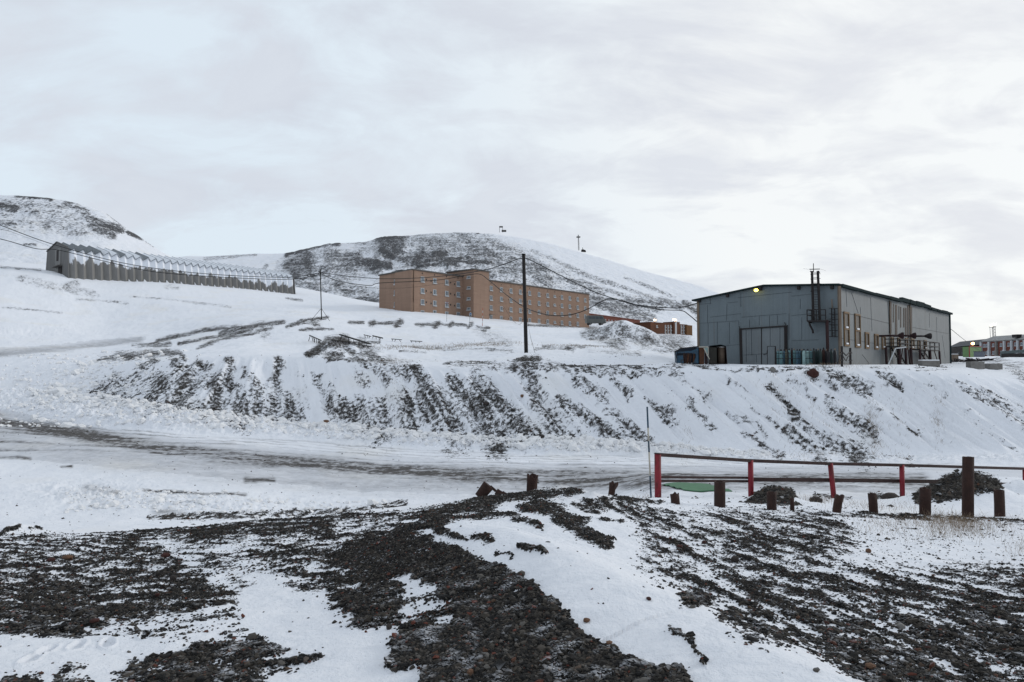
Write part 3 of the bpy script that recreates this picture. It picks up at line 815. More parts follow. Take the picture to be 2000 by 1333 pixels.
HL.poly([(-300,385),(0,385),(60,385),(130,395),(200,430),(240,460),(180,465),(90,455),(0,450),(-300,450)], .26, 10)
for pts, a, b, d in [([(0,404),(30,408)],12,14,.6), ([(30,385),(110,388)],4,5,.62), ([(85,386),(100,390)],8,8,.8), ([(50,415),(75,418)],5,5,.6), ([(0,440),(30,442)],8,8,.5), ([(60,400),(90,440)],16,24,.34), ([(170,430),(235,450)],14,18,.5),
                     ([(180,445),(220,462)],16,16,.45), ([(250,455),(275,465)],8,10,.45), ([(210,420),(260,450),(300,480)],4,6,.42), ([(135,455),(170,458)],8,8,.4), ([(50,476),(70,478)],8,8,.4), ([(130,395),(170,420)],14,16,.4)]:
    HL.stroke(pts, a, b, d, .6)


def hills(crest, base, Dc, x0, x1, ras, seed, label, drop=.35, rows=260):
    xs = np.arange(x0, x1, 2.2); s = (xs - 1000) / F
    cy = np.interp(xs, [c[0] for c in crest], [c[1] for c in crest])
    k = np.exp(-.5 * (np.arange(-12, 13) / 4.0) ** 2); k /= k.sum()
    cy = np.convolve(np.pad(cy, 12, mode='edge'), k, 'valid')
    dc = np.interp(xs, [c[0] for c in Dc], [c[1] for c in Dc])
    zc = np.array([ray(x, y)[1] for x, y in zip(xs, cy)]) * dc
    db = np.interp(xs, [c[0] for c in base], [c[1] for c in base]); zb = np.interp(xs, [c[0] for c in base], [c[2] for c in base])
    t = np.concatenate([np.linspace(0, 1, rows), np.linspace(1.02, 1.8, 24)])[:, None]
    D = db + (dc - db) * t
    tt = np.minimum(t, 1)
    pr = .55 * tt + .45 * tt ** 2
    pr = pr - .035 * np.exp(-((tt - 1) / .03) ** 2)
    pr = np.where(t > 1, 1 - .035 - drop * (t - 1) ** 1.5, pr)
    Z = zb + (zc - zb) * pr
    X = D * s[None, :]
    # the crest sits at its own row again
    px, py = proj(X, D, Z)
    dn = ras.at(px, py) * (t <= 1.05)
    nz = fbm(X * .022, D * .022, 5, seed, .55)
    strk = fbm((X * .8 + D * .25) * .11, (D * .8 - X * .3) * .022, 5, seed + 9, .6) * .7 + fbm(X * .22, (D * .3 + Z * .9) * .22, 4, seed + 19, .65) * .6
    strata = fbm(X * .02, Z * .35 + X * .01, 3, seed + 29) * .55
    hf = fbm(X * .55, (D * .3 + Z) * .55, 3, seed + 59, .7)
    b = dn * 1.08 + .05 + (strk + strata) * (.16 + .42 * (1 - np.abs(2 * dn - 1))) + hf * .42
    b = np.where(dn < .03, -.35 + .3 * strk, b - .12 * (1 - sstep(.03, .2, dn)))
    fade = np.sin(np.pi * np.clip(t, 0, 1)) ** .5
    crag = 1 - np.abs(fbm(X * .07, (D * .4 + Z) * .07, 4, seed + 69, .6)) * 2
    Z = Z + fade * np.clip(dn - .3, 0, .6) * 5.0 * crag
    Z = Z + fade * (3.2 * nz + 1.1 * fbm(X * .12, (D + Z) * .12, 4, seed + 39, .6) * (1 + 1.2 * np.clip(b, 0, 1)))
    Z = Z + .8 * fbm(X * .06 , D * .02, 4, seed + 49, .6) * (t > .9)
    nr, nc = Z.shape
    ii = np.arange(nr * nc).reshape(nr, nc)
    q = np.stack([ii[:-1, :-1], ii[:-1, 1:], ii[1:, 1:], ii[1:, :-1]], -1).reshape(-1, 4)
    V = np.stack([X, np.broadcast_to(D, X.shape), Z], -1).reshape(-1, 3)
    o = link(np_mesh('hills', V, q, M['hill'], True, {'bare': b.reshape(-1), 'dirt': np.zeros(nr * nc)}))
    return tag(o, label, 'hill', kind='structure')


hills([(-300,372),(0,371),(60,374),(110,381),(160,392),(200,407),(240,437),(270,458),(300,478),(325,494),(360,508),(400,525),(460,545),(560,580),(700,640)],
      [(-300,210,12),(100,230,15),(330,235,14),(480,255,14),(700,270,14)], [(-300,420),(330,420),(700,380)], -300, 640, HL, 200, 'steep snowy hill with flecks of dark rock')
hills([(200,505),(340,497),(420,494),(480,490),(560,489),(600,480),(640,469),(690,467),(722,465),(738,456),(765,455),(800,452),(850,448),(900,446),(960,449),(1000,455),(1060,465),(1130,485),(1180,499),(1240,519),(1300,535),(1360,552),(1420,575),(1480,605),(1560,645),(1650,690),(1800,712)],
      [(200,300,20),(560,285,18),(740,262,16),(1000,262,18),(1150,272,16),(1300,275,11),(1460,275,5),(1800,300,2)], [(200,700),(560,640),(900,620),(1300,600),(1800,520)], 200, 1800, HM, 300, 'broad snowy mountain with dark rock bands and a rounded top')
print('ground verts', len(ALLV))
# ------------------------------------------------------------------ loose gravel lying on the bare ground, one mesh
def ico():
    t = (1 + 5 ** .5) / 2
    v = np.array([(-1,t,0),(1,t,0),(-1,-t,0),(1,-t,0),(0,-1,t),(0,1,t),(0,-1,-t),(0,1,-t),(t,0,-1),(t,0,1),(-t,0,-1),(-t,0,1)], float)
    f = np.array([(0,11,5),(0,5,1),(0,1,7),(0,7,10),(0,10,11),(1,5,9),(5,11,4),(11,10,2),(10,7,6),(7,1,8),(3,9,4),(3,4,2),(3,2,6),(3,6,8),(3,8,9),(4,9,5),(2,4,11),(6,2,10),(8,6,7),(9,8,1)])
    return v / np.linalg.norm(v[0]), f


def octa():
    v = np.array([(1,0,0),(-1,0,0),(0,1,0),(0,-1,0),(0,0,1),(0,0,-1)], float)
    f = np.array([(0,2,4),(2,1,4),(1,3,4),(3,0,4),(2,0,5),(1,2,5),(3,1,5),(0,3,5)])
    return v, f


def scatter(name, base, X, Y, Z, R, mat, flat=.62, jit=.35, seed=1, colour=None):
    rng = np.random.default_rng(seed)
    bv, bf = base; n, k = len(X), len(bv)
    var = 14
    shapes = bv[None] * (1 + rng.uniform(-jit, jit, (var, k, 1))) * rng.uniform(.75, 1.25, (var, 1, 3))
    pick = rng.integers(0, var, n)
    V = shapes[pick]
    V = V * np.stack([np.ones(n), rng.uniform(.7, 1, n), rng.uniform(flat * .75, flat * 1.2, n)], -1)[:, None, :]
    a = rng.uniform(0, 2 * np.pi, n); ca, sa = np.cos(a), np.sin(a)
    x = V[..., 0] * ca[:, None] - V[..., 1] * sa[:, None]; y = V[..., 0] * sa[:, None] + V[..., 1] * ca[:, None]
    tl = rng.uniform(-.5, .5, n)[:, None]
    z = V[..., 2] + tl * x
    P_ = np.stack([X[:, None] + x * R[:, None], Y[:, None] + y * R[:, None], Z[:, None] + z * R[:, None]], -1).reshape(-1, 3)
    Fc = (bf[None] + (np.arange(n) * k)[:, None, None]).reshape(-1, 3)
    at = {}
    if colour is not None: at['tint'] = np.repeat(colour, k)
    return np_mesh(name, P_, Fc, mat, False, at)


def gz_arr(X, Y):
    s = X / Y
    i = np.clip(np.searchsorted(ROWS, Y) - 1, 0, NR - 2); j = np.clip(np.searchsorted(_sc, s) - 1, 0, NC - 2)
    u = (Y - ROWS[i]) / (ROWS[i + 1] - ROWS[i]); w = (s - _sc[j]) / (_sc[j + 1] - _sc[j])
    return (ZG[i, j] * (1 - w) + ZG[i, j + 1] * w) * (1 - u) + (ZG[i + 1, j] * (1 - w) + ZG[i + 1, j + 1] * w) * u


def gravel_material():
    m, nt, b = nodes('gravel')
    t = N(nt, 'ShaderNodeAttribute', attribute_name='tint').outputs['Fac']
    r = nt.nodes.new('ShaderNodeValToRGB'); L(nt, t, r.inputs['Fac'])
    e = r.color_ramp.elements
    e[0].position, e[0].color = 0, (.008, .008, .008, 1)
    e[1].position, e[1].color = 1, (.11, .036, .024, 1)
    for p_, c_ in ((.40, (.016, .0155, .015, 1)), (.70, (.037, .032, .026, 1)), (.87, (.062, .055, .047, 1)), (.945, (.10, .094, .086, 1)), (.972, (.075, .046, .030, 1)), (.985, (.085, .030, .021, 1))):
        k = e.new(p_); k.color = c_
    p = wpos(nt)
    g = nt.nodes.new('ShaderNodeNewGeometry'); sp = nt.nodes.new('ShaderNodeSeparateXYZ'); L(nt, g.outputs['Normal'], sp.inputs[0])
    sn = mth(nt, 'MULTIPLY', ramp(nt, sp.outputs[2], .80, .97), ramp(nt, noise(nt, p, 6, 4), .52, .70))
    L(nt, mixc(nt, mth(nt, 'MULTIPLY', sn, .7), r.outputs['Color'], (.6, .62, .66)), b.inputs['Base Color'])
    b.inputs['Roughness'].default_value = .85; b.inputs['Specular IOR Level'].default_value = .2
    bump(nt, b, noise(nt, p, 70, 3), .4, .01)
    return m


M['gravel'] = gravel_material()


def sample_bare(n, d0, d1, seed, lo, hi, smax=.86):
    rng = np.random.default_rng(seed)
    D = d0 * (d1 / d0) ** rng.uniform(0, 1, n); s = rng.uniform(-smax, smax, n)
    X = s * D + rng.normal(0, .02, n)
    b = bare_at(X, D) + rng.normal(0, .16, n) + .55 * fbm(X * 8, D * 8, 3, seed, .7)
    k = rng.uniform(0, 1, n) < np.maximum(sstep(lo, hi, b), .05 * sstep(-.25, .35, b))
    return X[k], D[k], rng


GX, GY, _r = sample_bare(560000, 3.0, 6.2, 21, .42, .78)
GR = np.minimum(np.exp(_r.normal(math.log(.0084), .42, len(GX))) * (.8 + .05 * GY), .026)
GR = np.where(_r.uniform(0, 1, len(GX)) < .006, GR * 2.0, GR)
g1 = scatter('gravel', ico(), GX, GY, gz_arr(GX, GY) + GR * .15, GR, M['gravel'], .6, .3, 31, _r.uniform(0, 1, len(GX)) ** 1.0)
tag(link(g1), 'loose dark gravel and pebbles on the nearest ground', 'gravel', kind='stuff')
GX, GY, _r = sample_bare(620000, 6.0, 17.5, 22, .44, .80, .82)
GR = np.minimum(np.exp(_r.normal(math.log(.0092), .42, len(GX))) * (.6 + .062 * GY), .035)
GR = np.where(_r.uniform(0, 1, len(GX)) < .008, GR * 1.9, GR)
g2 = scatter('gravel', octa(), GX, GY, gz_arr(GX, GY) + GR * .1, GR, M['gravel'], .65, .35, 32, _r.uniform(0, 1, len(GX)))
tag(link(g2), 'loose dark gravel on the crest of the mound', 'gravel', kind='stuff')
# rocks and clods on the bank and heaps
GX, GY, _r = sample_bare(620000, 17, 78, 23, .45, .85, .8)
GR = np.exp(_r.normal(math.log(.038), .5, len(GX))) * (.5 + .012 * GY)
GR = np.where(GY < 24, np.minimum(GR * 1.25 * np.exp(_r.normal(0, .35, len(GX))), .11), GR)
g3 = scatter('gravel', octa(), GX, GY, gz_arr(GX, GY) - GR * .15, GR, M['gravel'], .7, .35, 33, .35 + .635 * _r.uniform(0, 1, len(GX)))
tag(link(g3), 'dark rubble on the bank and on the heaps', 'gravel', kind='stuff')
print('stones', len(g1.data.vertices) // 12, len(g2.data.vertices) // 6, len(g3.data.vertices) // 6)

# ------------------------------------------------------------------ plowed snow lumps along the road
rng = np.random.default_rng(77)
cx, cy, cr = [], [], []
for i in range(5200):
    px = rng.uniform(60, 1500); s_ = (px - 1000) / F
    d6, d7 = DEPTHI(s_, 6), DEPTHI(s_, 7)
    if rng.uniform() < .15: D = d6 + (d7 - d6) * rng.uniform(.1, .5)
    else: D = d6 + (d7 - d6) * np.clip(rng.normal(.72, .16), .3, 1.0)
    r = float(np.exp(rng.normal(math.log(.13), .55)))
    if px > 1250: r *= .6
    cx.append(s_ * D); cy.append(D); cr.append(min(r, .55))
for i in range(900):
    px = rng.normal(150, 90); py = rng.normal(765, 40); D = float(np.interp(py, [690, 720, 790, 840], [97, 86, 70, 60]))
    cx.append(ray(px, py)[0] * D); cy.append(D); cr.append(float(np.exp(rng.normal(math.log(.16), .5))))
for i in range(900):
    px = rng.uniform(130, 760); D = rng.uniform(29, 34)
    if abs(px - 250) > 150 and rng.uniform() < .4: continue
    cx.append(ray(px, 960)[0] * D); cy.append(D); cr.append(float(np.exp(rng.normal(math.log(.06), .5))))
cx, cy, cr = map(np.array, (cx, cy, cr))
_ch = scatter('snow_lumps', ico(), cx, cy, gz_arr(cx, cy) + cr * .1, cr, M['chunk'], .75, .28, 41)
tag(link(_ch), 'lumps of plowed snow heaped along the road', 'snow', kind='stuff')


# ------------------------------------------------------------------ dry grass
def grass():
    rng = np.random.default_rng(5)
    V, Fc = [], []
    spots = [(1850, 13.2, 60, .9, 1100), (1900, 12.2, 50, .7, 300), (1760, 12.8, 60, .8, 120), (1950, 12.6, 60, .8, 160), (1720, 11.6, 60, .8, 160), (1560, 18.5, 70, 1.5, 120), (1600, 21, 40, 1.5, 130), (1250, 18, 40, 1.0, 60),
             (1690, 16.5, 60, 1.2, 160), (1780, 17, 60, 1.2, 120), (1830, 11.2, 50, .7, 120), (1990, 9.5, 30, .5, 90), (860, 97, 130, 1.8, 900), (760, 92, 60, 2, 200), (960, 96, 60, 1.8, 300), (1120, 93, 70, 1.5, 300),
             (1710, 49.5, 14, 1.2, 200), (1700, 51, 10, .8, 120), (1835, 50, 12, 1.2, 140), (1600, 52, 40, 3, 160), (1530, 55, 40, 2, 160), (745, 69, 30, 2, 120), (775, 68, 20, 2, 80), (1340, 52, 30, 3, 100), (1640, 58, 60, .8, 160), (1740, 50, 50, 3, 160), (1550, 48, 60, 2, 120)]
    for px, D, wpx, sd, n in spots:
        for _ in range(n):
            d = D + rng.normal(0, sd); x = ray(px + rng.normal(0, wpx * .55), 900)[0] * d
            if d < 3: continue
            z = gz(x, d) - .01
            h = rng.uniform(.06, .20) * (1.7 if D > 40 else 1.0); wd = .0014 * max(1.0, d / 8.0)
            a = rng.uniform(0, 6.28); ln = rng.normal(0, .6, 2) * h
            o = len(V)
            V += [(x - wd * math.cos(a), d - wd * math.sin(a), z), (x + wd * math.cos(a), d + wd * math.sin(a), z),
                  (x + ln[0] * .4 + wd * .7, d + ln[1] * .4, z + h * .6), (x + ln[0] * .4 - wd * .7, d + ln[1] * .4, z + h * .6),
                  (x + ln[0], d + ln[1], z + h)]
            Fc += [(o, o + 1, o + 2), (o, o + 2, o + 3), (o + 3, o + 2, o + 4)]
    m = simple('dry_grass', (.25, .19, .13), (.16, .115, .08), 5, .9, bmp=0)
    tag(link(np_mesh('dry_grass', np.array(V), np.array(Fc), m, False)), 'tufts of dry straw coloured grass poking through the snow', 'grass', kind='stuff')


grass()
# ------------------------------------------------------------------ fence, stumps and small things near the road
def top_of(px, py, D): return P(px, py, D).z


fence = thing('railing', G(1464, 23.5), 'red post railing with two brown rails along the road edge', 'railing')
posts = [(1283.5, 887, 20.0, 0), (1464, 899, 22.6, .02), (1619, 905, 24.2, -.10), (1758, 908, 25.8, .0), (1997, 915, 29.5, 0), (2190, 922, 32.5, 0)]
tops = []
for i, (px, py, D, tilt) in enumerate(posts):
    b = G(px, D, -.15); t = P(px, py, D)
    t.x = b.x + 0 * tilt
    b2 = b + Vector((-tilt * 1.2 if tilt < 0 else 0, 0, 0))
    r = .098 if i == 0 else .088
    MB().tube([b2, t], r, 14).build('post', M['red'], fence)
    tops.append(t)
for i in range(len(tops) - 1):
    a, b = tops[i].copy(), tops[i + 1].copy()
    a.z -= .02; b.z -= .02
    d = (b - a).normalized()
    MB().beam(a - d * .06, b - d * .065, .12, .10).build('rail', M['rail'], fence)
low = []
for (px, D) in ((1290, 20.15), (1464, 22.75), (1545, 23.5), (1619, 24.35), (1758, 25.95), (1850, 27.3), (1997, 29.65), (2190, 32.6)):
    py = np.interp(px, [1290, 1464, 1619, 1758, 1850, 1997, 2190], [936, 937, 938, 940, 941, 948, 955])
    low.append(P(px, float(py), D))
for i, (a, b) in enumerate(zip(low[:-1], low[1:])):
    d = (b - a).normalized() * .003
    if i == 0:
        u = Vector((0, 0, .055))
        MB().beam(a + u, b + u - d, .05, .07).build('rail', M['rail'], fence)
        MB().beam(a - u, b - u - d, .05, .07).build('rail', M['rail'], fence)
    else:
        MB().beam(a, b - d, .07, .13).build('rail', M['rail'], fence)
MB().tube([tops[0] + Vector((0, 0, .002)), tops[0] + Vector((0, 0, .02))], .11, 14).build('post_cap', M['rail'], fence)

# banded snow pole
pb = G(1270, 20.4, -.05); pt = P(1264, 795, 20.4)
pole = thing('snow_pole', pb, 'thin blue and white banded snow pole leaning beside the first red post', 'marker pole')
ys = [971, 926, 881, 860, 835, 795]
for i in range(5):
    f0, f1 = (971 - ys[i]) / 176, (971 - ys[i + 1]) / 176
    if i == 0: f0 = 0
    MB().tube([pb.lerp(pt, f0), pb.lerp(pt, f1)], .026, 10).build('band', M['blue'] if i % 2 == 0 else M['cream'], pole)

# rusty pipe stumps
ORD = ['first', 'second', 'third', 'fourth', 'fifth', 'sixth', 'seventh', 'eighth', 'ninth', 'tenth', 'eleventh', 'twelfth', 'thirteenth', 'fourteenth', 'fifteenth', 'sixteenth', 'seventeenth', 'eighteenth', 'nineteenth', 'twentieth', 'twenty-first', 'twenty-second', 'twenty-third', 'twenty-fourth']


def pipe(px, ytop, ybase, wpx, D, dx=0, jag=.0, label='', flare=1.0, sink=.12, seed=0, wall=.25):
    rng = np.random.default_rng(seed + 100)
    base = G(px, D); r = wpx * D / F / 2
    h = max(.06, (ybase - ytop) * D / F)
    root = thing('pipe_stump', base, label, 'pipe stump', 'rusty pipe stumps along the crest')
    n = 20; mb = MB(); vs = []; fs = []
    lean = Vector((dx * D / F, rng.normal(0, .02), 0))
    rings = [(-sink, r * 1.02), (h * .5, r), (h, r * flare), (h, r * flare * (1 - wall)), (h * .55, r * (1 - wall))]
    for k, (z, q) in enumerate(rings):
        for i in range(n):
            a = 2 * math.pi * i / n
            zz = z + (jag * r * 1.6 * (perlin(np.array(math.cos(a) * 1.3 + seed), np.array(math.sin(a) * 1.3), 3)) if k in (2, 3) else 0)
            dent = 1 + .05 * float(perlin(np.array(math.cos(a) * 2 + seed), np.array(z * 5), 8))
            vs.append(base + Vector((math.cos(a) * q * dent, math.sin(a) * q * dent, float(zz))) + lean * max(0, z / h))
    for k in range(len(rings) - 1):
        for i in range(n):
            fs.append((k * n + i, k * n + (i + 1) % n, (k + 1) * n + (i + 1) % n, (k + 1) * n + i))
    o = len(vs); fs.append(tuple(range((len(rings) - 1) * n, len(rings) * n)))
    mb.add(vs, fs, True)
    mb.build('pipe', M['rust'], root)
    return root, base, r, h, lean


pipe(1038, 957, 986, 21, 14.3, 2, .5, 'torn open rusty pipe stump upright on the gravel crest left of centre', 1.05, seed=1)
pipe(1191, 957, 982, 13, 14.6, 7, .7, 'flared torn rusty pipe stump leaning right between crest and banded pole', 1.35, seed=2)
pipe(1318, 978, 996, 17, 13.9, -2, .5, 'short squat rusty stump just right of the first red post', 1.0, seed=3)
pipe(1403, 949, 997, 21, 14.2, 1, .12, 'thick upright rusty stump in front of the green mat', 1.0, seed=4)
pipe(1504, 963, 997, 18, 14.3, 0, .2, 'rusty stump standing in front of the small dark heap', 1.0, seed=5)
pipe(1544, 975, 998, 8, 14.4, 0, .1, 'thin slim rusty rod stump right of the small heap', 1.0, seed=6)
pipe(1628, 974, 1007, 16, 14.2, 9, .25, 'rusty stump tilted to the right below the third red post', 1.05, seed=7)
pipe(1702, 967, 1003, 16, 14.6, 0, .25, 'rusty stump left of the fourth red post', 1.0, seed=8)
pipe(1801, 958, 1009, 20, 14.6, 3, .2, 'thick rusty stump at the left side of the large dark heap', 1.0, seed=9)
pipe(1946, 958, 1010, 18, 14.8, 0, .05, 'rusty stump right of the tall pipe, nearest the right edge', 1.0, seed=10)
tp, b_, r_, h_, ln_ = pipe(1884, 893, 1010, 20, 14.7, 3, .06, 'tallest rusty pipe standing before the large dark heap', .98, seed=11)
# tipped over torn pipe at the left end with its peeled plate
tb = G(948, 13.9)
root = thing('pipe_stump', tb, 'toppled rusty pipe with a peeled torn plate at left end of crest', 'pipe stump', 'rusty pipe stumps along the crest')
mb = MB(); p0 = tb + Vector((-.12, 0, -.02)); p1 = tb + Vector((.07, .02, .22))
mb.tube([p0, p0.lerp(p1, .5), p1], [.105, .115, .125], 16)
mb.build('pipe', M['rust'], root)
mb = MB(); q = tb + Vector((.10, 0, .20))
pts = [q, q + Vector((.12, -.02, -.10)), q + Vector((.22, -.03, -.16)), q + Vector((.30, -.03, -.21))]
for a, b, wd in zip(pts[:-1], pts[1:], (.05, .13, .17)): mb.beam(a, b, wd, .02, (0, -.8, .6))
mb.build('torn_plate', M['rust'], root)

# green corrugated mat on the snow
mat_c = G(1350, 27)
mb = MB(); nx = 26; ny = 8
A0, A1, B0, B1 = (1290, 30.0), (1378, 29.6), (1333, 24.6), (1428, 24.2)
vs, fs = [], []
for j in range(ny + 1):
    for i in range(nx + 1):
        u, v_ = i / nx, j / ny
        pa = G(A0[0] + (A1[0] - A0[0]) * u, A0[1]); pb_ = G(B0[0] + (B1[0] - B0[0]) * u, B0[1])
        p = pa.lerp(pb_, v_); p.z = max(p.z, gz(p.x, p.y)) + .05 + .05 * (j % 2)
        vs.append(p)
k = len(vs); vs += [p - Vector((0, 0, .03)) for p in vs]
for j in range(ny):
    for i in range(nx):
        a = j * (nx + 1) + i
        fs.append((a, a + 1, a + nx + 2, a + nx + 1)); fs.append((k + a, k + a + nx + 1, k + a + nx + 2, k + a + 1))
bd = [i for i in range(nx)] 
for i in range(nx): fs.append((i, k + i, k + i + 1, i + 1)); c0 = ny * (nx + 1) + i; fs.append((c0, c0 + 1, k + c0 + 1, k + c0))
for j in range(ny): a = j * (nx + 1); fs.append((a, a + nx + 1, k + a + nx + 1, k + a)); c0 = a + nx; fs.append((c0, k + c0, k + c0 + nx + 1, c0 + nx + 1))
mb.add(vs, fs); mo = mb.build('corrugated_sheet', M['green'])
tag(mo, 'green ribbed sheet lying on the snow behind the railing', 'sheet')


# single stones that stand out
def rock(px, D, r, mat, label, flat=.7, seed=0, sink=.3, name='rock', cat='rock', subdiv=2):
    import bmesh
    bm = bmesh.new(); bmesh.ops.create_icosphere(bm, subdivisions=subdiv, radius=1)
    rng = np.random.default_rng(seed + 500)
    sc = Vector((1, rng.uniform(.7, .95), flat)); 
    for v_ in bm.verts:
        c = v_.co.copy()
        n_ = float(fbm(np.array(c.x * 1.1 + seed), np.array(c.y * 1.1 + c.z * 1.7), 3, 9))
        k_ = 1 + .35 * n_
        v_.co = Vector((round(c.x * 2.2 * k_) / 2.2 * .35 + c.x * k_ * .65, c.y * k_, round(c.z * 2.0 * k_) / 2.0 * .35 + c.z * k_ * .65)) * r
        v_.co = Vector((v_.co.x * sc.x, v_.co.y * sc.y, v_.co.z * sc.z))
    me = bpy.data.meshes.new(name); bm.to_mesh(me); bm.free(); me.materials.append(mat)
    o = bpy.data.objects.new(name, me); b = G(px, D); o.location = b + Vector((0, 0, r * flat * (1 - sink))); o.rotation_euler = (0, 0, seed * 1.3)
    link(o); return tag(o, label, cat)


def Dat(px, py, near, far):
    """distance at which the ground is seen at this photo row"""
    ds = np.linspace(near, far, 260)
    for d in ds:
        x = ray(px, py)[0] * d
        if float(proj(x, d, gz(x, d))[1]) <= py: return float(d)
    return far


for px, py, wpx, mt, lb, fl in [
    (1144, 1216, 14, 'tan', 'tan stone on the white snow slope beside the dark gravel ridge', .6), (1264, 1177, 12, 'redstone', 'small red stone alone on the smooth snow between the gravel fields', .5),
    (1187, 1262, 14, 'tan', 'flat tan stone at the edge of the gravel ridge', .4), (1035, 1156, 12, 'redstone', 'reddish stone in the dark gravel ridge', .8),
    (1432, 1098, 16, 'stone', 'squarish grey stone on a snow strip below the thin rusty rod', .8), (1325, 1070, 14, 'redstone', 'red stone below the short squat stump', .5),
    (1690, 1080, 12, 'tan', 'tan stone by the dry grass below the rusty stumps', .8), (1372, 1062, 10, 'redstone', 'dark red stone under the thick upright stump', .7),
    (1750, 1230, 16, 'concrete', 'pale grey stone in the right gravel field', .7), (1690, 1310, 22, 'tan', 'flat yellowish stone near the bottom edge of the right gravel field', .45),
    (1800, 1270, 14, 'redstone', 'bright red stone low in the right gravel field', .5), (1607, 1220, 11, 'redstone', 'small red stone at the lower edge of the right gravel field', .6),
    (140, 1095, 20, 'tan', 'flat orange stone on the left gravel field', .45), (108, 1098, 16, 'redstone', 'red brick fragment beside the flat orange stone', .5),
    (330, 1088, 18, 'redstone', 'dark red slab stone at the right end of the left gravel field', .55), (70, 1141, 14, 'stone', 'dark rounded stone on a snow gap of the left gravel field', .8),
    (195, 1221, 18, 'redstone', 'long red stone at the lower edge of the left gravel field', .4), (763, 1231, 16, 'stone', 'olive grey stone in a snow pocket left of the gravel ridge', .7), (783, 1222, 9, 'redstone', 'small bright red stone in the snow pocket left of the ridge', .8),
    (315, 1170, 11, 'redstone', 'dull red stone in the dense left gravel', .6), (920, 1320, 16, 'tan', 'brown stone at the bottom edge in the gravel ridge', .7), (345, 1138, 14, 'stone', 'mossy brown stone pair on the left gravel', .9)]:
    D = Dat(px, py, 3.2, 16)
    rock(px, D, max(.016, wpx * D / F / 2), M[mt], lb, fl, seed=px % 37, subdiv=2, name='stone', cat='stone')
rock(1588, 56.2, .48, M['redstone'], 'dark red boulder on the edge of the bank below the gas cylinders', .85, 4, .55, 'boulder', 'boulder', 3)
rock(1510, 57.2, .27, M['concrete'], 'pale pointed stone on the bank edge below the gate', .9, 6, .35, 'boulder', 'boulder', 3)
rock(638, 62.5, .42, M['tan'], 'brown boulder at the foot of the bank above the plowed snow', .7, 2, .5, 'boulder', 'boulder', 3)
rock(950, 60, .30, M['stone'], 'black lump on the dark streaks in the middle of the bank', .6, 9, .4, 'boulder', 'boulder', 3)
rock(1055, 55.2, .36, M['stone'], 'dark boulder at the foot of the bank above the road', .5, 12, .5, 'boulder', 'boulder', 3)
rock(1020, 60.5, .18, M['tan'], 'small brown stone on the snow of the bank', .8, 15, .3, 'boulder', 'boulder', 3)
rock(1735, 22, .26, M['stone'], 'grey stone beside the large dark heap behind the stumps', .55, 5, .4, 'boulder', 'boulder', 3)
rock(1590, 19.2, .18, M['stone'], 'brownish stone right of the small dark heap', .6, 7, .4, 'boulder', 'boulder', 3)
# ------------------------------------------------------------------ grey sheet-metal warehouse
Z0 = .12
C0 = P(1641, 709, 62.0); C0.z = Z0
CA = P(1365.5, 709, 71.6); CA.z = Z0
CB = P(1856, 709, 97.0); CB.z = Z0
CC = CA + (CB - C0)
UP = Vector((0, 0, 1))


def atz(p, z): return Vector((p.x, p.y, z))


eR = hit(1640, 558, C0, CA).z; eL = hit(1365, 586, C0, CA).z; rg = hit(1493, 560, C0, CA)
eB = hit(1853, 613, C0, CB).z
ridgeF = rg.copy()
uF = (CA - C0).normalized(); uS = (CB - C0).normalized()
nF = Vector((uF.y, -uF.x, 0)); nF = nF if nF.y < 0 else -nF           # outwards, towards the viewer
nS = Vector((uS.y, -uS.x, 0)); nS = nS if nS.y < 0 else -nS
Ls = (CB - C0).length; Lf = (CA - C0).length
ridgeB = ridgeF + (CB - C0) + Vector((0, 0, eB - eR))
wh = thing('warehouse', (C0 + CB) / 2, 'large grey sheet metal warehouse with a double gate and low gabled roof', 'warehouse')
D_ = Vector((0, 0, -1.2))
MB().prism([C0 + D_, CA + D_, atz(CA, eL), ridgeF, atz(C0, eR)], -nF * .18).build('wall', M['wall'], wh)
MB().prism([C0 + D_ + nS * .0, CB + D_, atz(CB, eB), atz(C0, eR)], -nS * .18).build('wall', M['wall_side'], wh)['label'] = 'pale long side wall with rows of windows'
MB().prism([CC + D_, CB + D_ + uF * .2, atz(CB, eB) + uF * .2, ridgeB, atz(CC, eL + eB - eR)], nF * .18).build('wall', M['wall'], wh)
MB().prism([CA + D_ + uS * .2, CC + D_ - uS * .2, atz(CC, eL + eB - eR) - uS * .2, atz(CA, eL) + uS * .2], nS * .18).build('wall', M['wall'], wh)
# roof: two slopes with a ragged eave over the long side
th = Vector((0, 0, .16))
k = .0
eo = nS * .45; fo = nF * .35
lo = Vector((0, 0, -.02))
Lr, Rr = atz(CA, eL) - nS * .6 + Vector((0, 0, -.12)), atz(C0, eR) + nS * .12
bsh = (CB - C0) + Vector((0, 0, eB - eR))
MB().prism([ridgeF + fo, Lr + fo, Lr + bsh - fo, ridgeB - fo], th).build('roof', M['roof'], wh)
MB().prism([ridgeF + fo + Vector((0, 0, .005)), Rr + fo, Rr + bsh - fo, ridgeB - fo + Vector((0, 0, .005))], th).build('roof', M['roof'], wh)
rng = np.random.default_rng(3)
